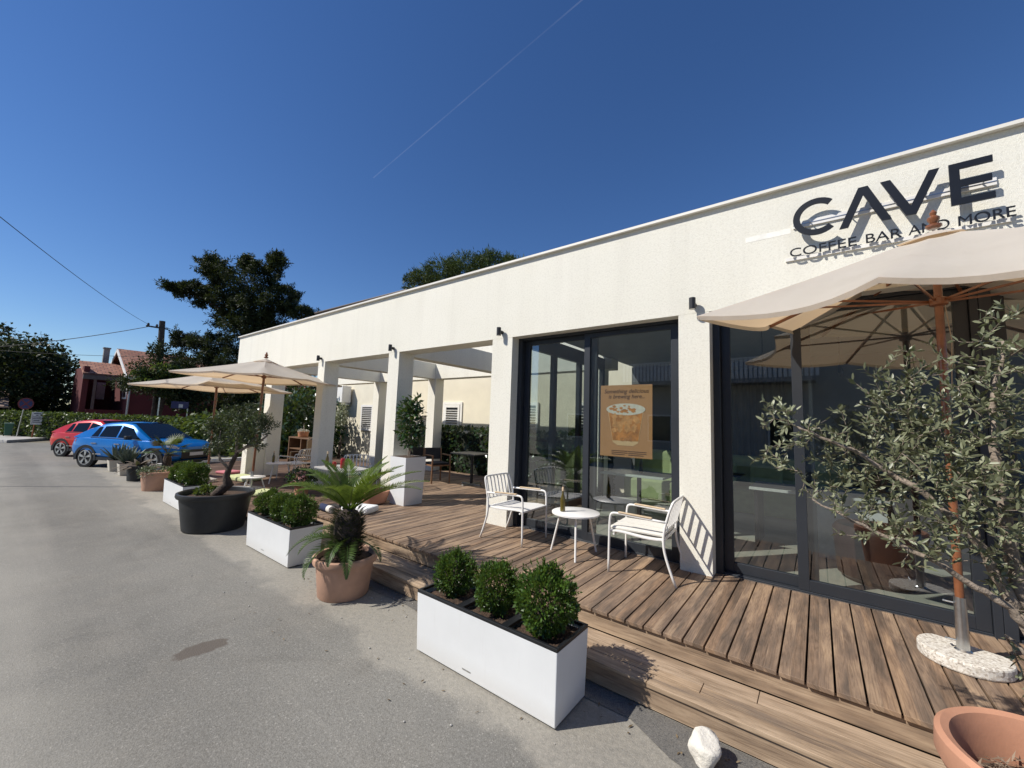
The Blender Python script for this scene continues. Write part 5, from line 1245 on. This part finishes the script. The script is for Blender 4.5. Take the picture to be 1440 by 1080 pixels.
tree('broadleaf_tree', 'big dark broad tree at the far left behind the signs', (-53,.2,0), [([(0,0,0),(0,0,1.5),(.3,.4,4)],[.35,.3,.15]),([(0,0,1.4),(-.5,-2,3.5)],[.2,.1]),([(0,-4,0),(0,-4,3.5)],[.3,.15])],
     clumps(mainL,170,.45,1.0)+sprays(mainL,160,.4,1.0)+mainL, 52000, .27, .16, oakl, barkd)
# cedar / cypress behind the far parasol: leaning crown, ragged shelves
mainC=[(a+36.6,b-11.6,c,d,e,f) for a,b,c,d,e,f in [(-37.26,9.69,12.73,.97,.97,1.01),(-35.78,11.22,12.05,2.04,2.04,1.92),(-34.93,12.87,13.29,.7,.7,1.28),(-34.38,12.72,14.32,.35,.35,.46),(-35.25,11.15,13.55,.48,.48,.45),(-38.36,9.44,13.64,.59,.59,.46),(-39.42,8.96,11.58,1.08,1.08,.52),(-39.82,8.03,11.44,.63,.63,.28),(-38.33,10.38,11.08,1.7,1.7,1.16),(-34.72,12.0,10.34,1.84,1.84,1.57),(-33.61,13.32,11.1,.88,.88,1.03),(-33.04,14.15,10.05,1.09,1.09,.57),(-36.24,11.66,8.74,2.36,2.36,1.49),(-38.63,10.32,7.27,1.49,1.49,.69),(-40.66,9.03,7.52,1.0,1.0,.52),(-37.98,11.69,6.26,3.03,3.03,1.29),(-39.0,9.64,5.46,2.05,2.05,.79),(-35.07,13.13,7.73,1.99,1.99,1.73),(-37.38,11.18,9.95,1.29,1.29,1.04),(-34.63,12.59,9.03,1.46,1.46,1.14)]]
tree('cedar_tree', 'tall dark ragged cedar rising behind the left parasols', (-36.6,11.6,0), [([(0,1.2,0),(0,1.0,3),(0,.5,6),(0,.2,9),(0,1.2,12)],[.5,.42,.33,.22,.06]),([(0,.4,8),(-1.5,-1.2,10.2),(-3.0,-3.2,11.4)],[.14,.09,.03]),([(0,.9,5),(-2,-1,6.3),(-3.8,-2.5,7.4)],[.15,.09,.03]),([(0,.6,6),(0,2.5,8.4),(0,4.5,8.8)],[.18,.1,.03]),([(0,.3,8),(0,1.8,10),(0,2.4,11.6)],[.15,.09,.03]),([(0,.9,4),(-1,.2,5),(-2.2,-1.6,5.5)],[.15,.09,.03])],
     clumps(mainC,360,.14,.34,.55,.75)+sprays(mainC,210,.35,.95)+[(a,b,c,d*.72,e*.72,f*.72) for a,b,c,d,e,f in mainC], 80000, .27, .065, cypl, barkd, .15, 1.2)
# stone pine behind the roof
mainP=[(-1.9,-1.1,9.75,1.2,1.2,.9),(-.9,-.4,10.4,1.4,1.4,1.1),(.2,.4,10.65,1.4,1.4,1.15),(1.3,1.2,10.8,1.3,1.3,1.05),(2.3,2.0,10.8,1.1,1.1,.9)]
tree('pine_tree', 'rounded green pine crown showing above the cafe roof', (-16.6,16.2,0), [([(0,0,0),(0,0,6),(.3,.3,10)],[.3,.26,.1])], clumps(mainP,110,.18,.36,.8,.85)+sprays(mainP,120,.2,.5,.6)+mainP, 26000, .24, .04, pinel, barkd, .4, 1.2)
# conifers around the pole
mainK=[(0,-.2,5.3,.45,.45,.9),(0,-.3,4.4,.9,.9,.7),(0,.5,3.8,1.2,1.3,.7),(0,-.9,3.4,1.1,1.2,.6),(0,1.2,3.0,1.5,1.7,.8),(0,2.2,3.2,1.2,1.3,.7)]
tree('young_cedar', 'small dark conifer wrapped round the utility pole', (-32.1,5.95,0), [([(0,0,0),(0,0,5)],[.15,.04])], clumps(mainK,50,.22,.4,.6,.6)+mainK, 7000, .18, .07, cypl, barkd, .2, 1.0)
mainS=[(0,-.1,3.3,.9,.8,.45),(0,-.7,2.9,.8,.6,.4),(0,.7,2.8,.8,.8,.6),(0,0,2.4,.8,.8,.5)]
tree('feathery_tree', 'light green feathery tree in front of the red house roof', (-31.9,6.1,.9), [([(0,0,0),(0,.2,1.5),(0,0,3.2)],[.12,.10,.04]),([(0,.2,1.5),(0,-.9,3.3)],[.06,.02])], clumps(mainS,34,.25,.45,.55,.7), 3600, .24, .09, hedgel, barkd, .2, .8)
mainD=[(0,0,2.8,2.0,2.4,1.3),(0,3.0,3.0,2.2,2.2,1.6),(0,6.0,3.2,2.2,2.4,1.8),(0,9,3,2,2.4,1.8)]
tree('dark_tree', 'dark bushy tree filling the gap below the cedar behind the parasols', (-32.0,9.0,0), [([(0,0,0),(0,0,2.5)],[.2,.1]),([(0,4,0),(0,4,2.5)],[.2,.1])], clumps(mainD,70,.4,.8,.7,.7)+mainD, 13000, .24, .14, oakl, barkd, .3, .7)

# ------------------------------------------------------------------ utility pole + cables
up = thing('utility_pole', 'dark wooden utility pole with cables beside the red house', 'utility pole', (-32.7,6.15,0))
MB().tube([(-.25,.1,0),(0,-.05,4),(.14,-.22,7.45)], [.19,.17,.15], 12).build('shaft', polewood, up, smooth=True)
MB().box(.1,.2,-.95,.1,6.95,7.03).box(.1,.18,.0,.55,5.2,5.26).build('cross_arm', polewood, up)
for y in (-.85,-.45): MB().lathe([(.05,0),(.07,.05),(.04,.16)], (.15,y,7.03), 10).build('insulator', M('insulator', (.04,.03,.03), .3, .1, 4), up)
def cable(name, label, a_, b_, sag, r=.012):
    a_,b_=Vector(a_),Vector(b_); P_=[a_.lerp(b_,k/20)+Vector((0,0,-sag*4*(k/20)*(1-k/20))) for k in range(21)]
    o=MB().tube(P_, r, 5).build(name, wirem); tag(o, label, 'cable', 'overhead cables'); return o
PT=Vector((-32.55,5.3,7.1))
cable('overhead_cable', 'overhead cable rising from the pole to the upper left sky', PT, (-9.5,-1.9,6.0), .25, .009)
cable('overhead_cable', 'overhead cable dropping from the pole across the big left tree', PT+Vector((0,0,-.15)), (-34.5,-4.0,3.85), .30, .02)
cable('overhead_cable', 'thin overhead cable running level past the red house chimney', (-32.6,6.3,5.25), (-37,-4,4.9), .25, .012)
cable('overhead_cable', 'overhead cable from the pole towards the cedar', (-32.55,6.1,7.1), (-31.0,14,5.6), .2, .016)
cable('overhead_cable', 'lower thin cable from the pole towards the parapet end', (-32.55,6.5,5.2), (-30.5,14,5.2), .15, .010)

# ------------------------------------------------------------------ the other side of the street (seen only in the glass)
ob = thing('opposite_house', 'grey two storey house with a balcony across the street, mirrored in the glass', 'house', (-3,-14,0))
MB().box(-16,7,-20,-14,0,8.8).build('wall', M('opposite_render', (.52,.49,.43), .9, .1, 1.2), ob, True)
MB().box(-9,0,-14,-12.6,4.2,4.4).build('balcony_slab', concrete, ob, True)
mb=MB()
for k in range(46): mb.box(-9+.2*k,-9+.2*k+.14,-12.66,-12.62,4.42,5.4)
mb.box(-9,.1,-12.7,-12.6,5.401,5.46); mb.build('balcony_rail', M('balcony_grey', (.85,.86,.85), .6, .1, 4), ob, True)
for x in (-13.5,-8,-5,-2,2.5):
    f=MB().box(x,x+1.4,-13.99,-13.93,1.0,2.6).build('window_frame', whitem, ob, True); MB().box(x+.1,x+1.3,-13.925,-13.915,1.1,2.5).build('window', carglass, ob, True)

ctm, nt, b = newmat('contrail_ice'); nt.nodes.remove(b); ta = N(nt,'ShaderNodeBsdfTransparent'); tb_ = N(nt,'ShaderNodeBsdfTranslucent', Color=(1,1,1,1)); mx = N(nt,'ShaderNodeMixShader')
nt.links.new(ramp(nt, noise(nt, .0012, 4, .6, objcoord(nt)), [(.3,(.01,.01,.01)),(.75,(.045,.045,.045))]), mx.inputs[0]); nt.links.new(ta.outputs[0], mx.inputs[1]); nt.links.new(tb_.outputs[0], mx.inputs[2]); nt.links.new(mx.outputs[0], nt.nodes['Material Output'].inputs[0])
ctr = MB().raw([(-8662,5222,6000),(-1592,4394,6000),(-1592,4418,6000),(-8662,5250,6000)], [(0,1,2,3)]).build('contrail_cloud', ctm); kind(ctr, 'stuff', 'thin faint white contrail crossing the blue sky')
# ------------------------------------------------------------------ light, sky, camera
w = bpy.data.worlds.new('World'); sc.world = w; w.use_nodes = True; nt = w.node_tree; bg = nt.nodes['Background']
sky = nt.nodes.new('ShaderNodeTexSky'); sky.sky_type = 'NISHITA'; sky.sun_disc = False
sdir = Vector((.295,.38,-.473)).normalized(); elev = math.asin(-sdir.z); az = math.atan2(-sdir.x,-sdir.y)
sky.sun_elevation = elev; sky.sun_rotation = az; sky.altitude = 0; sky.air_density = 1.0; sky.dust_density = .03; sky.ozone_density = 5.0
hs = N(nt,'ShaderNodeHueSaturation'); hs.inputs['Saturation'].default_value = 1.16; hs.inputs['Hue'].default_value = .508; nt.links.new(sky.outputs[0], hs.inputs['Color']); nt.links.new(hs.outputs[0], bg.inputs[0]); bg.inputs[1].default_value = .099
su = bpy.data.lights.new('sun', 'SUN'); su.energy = 4.9; su.angle = rad(.53); su.color = (1,.95,.87)
so_ = bpy.data.objects.new('sun', su); COL.objects.link(so_); so_.rotation_euler = sdir.to_track_quat('-Z','Y').to_euler(); so_.location = (-20,-25,30)

yaw,pitch,roll = rad(37.640),rad(5.546),rad(1.970)
f = Vector((-sin(yaw)*cos(pitch),cos(yaw)*cos(pitch),sin(pitch))); r = Vector((cos(yaw),sin(yaw),0)); u = r.cross(f)
r2 = r*cos(roll)+u*sin(roll); u2 = -r*sin(roll)+u*cos(roll)
cam = bpy.data.cameras.new('camera'); co_ = bpy.data.objects.new('camera', cam); COL.objects.link(co_)
Mx = Matrix((r2,u2,-f)).transposed().to_4x4(); Mx.translation = (0,0,CAMZ); co_.matrix_world = Mx
cam.sensor_width = 36; cam.lens = 557.95/1440*36; cam.clip_end = 30000; cam.clip_start = .05
sc.camera = co_
sc.view_settings.view_transform = 'Standard'; sc.view_settings.look = 'None'; sc.view_settings.exposure = .15; sc.view_settings.gamma = 1
sc.cycles.max_bounces = 10; sc.cycles.transparent_max_bounces = 16; sc.cycles.glossy_bounces = 4
sc.cycles.caustics_reflective = False; sc.cycles.caustics_refractive = False; sc.cycles.use_denoising = True
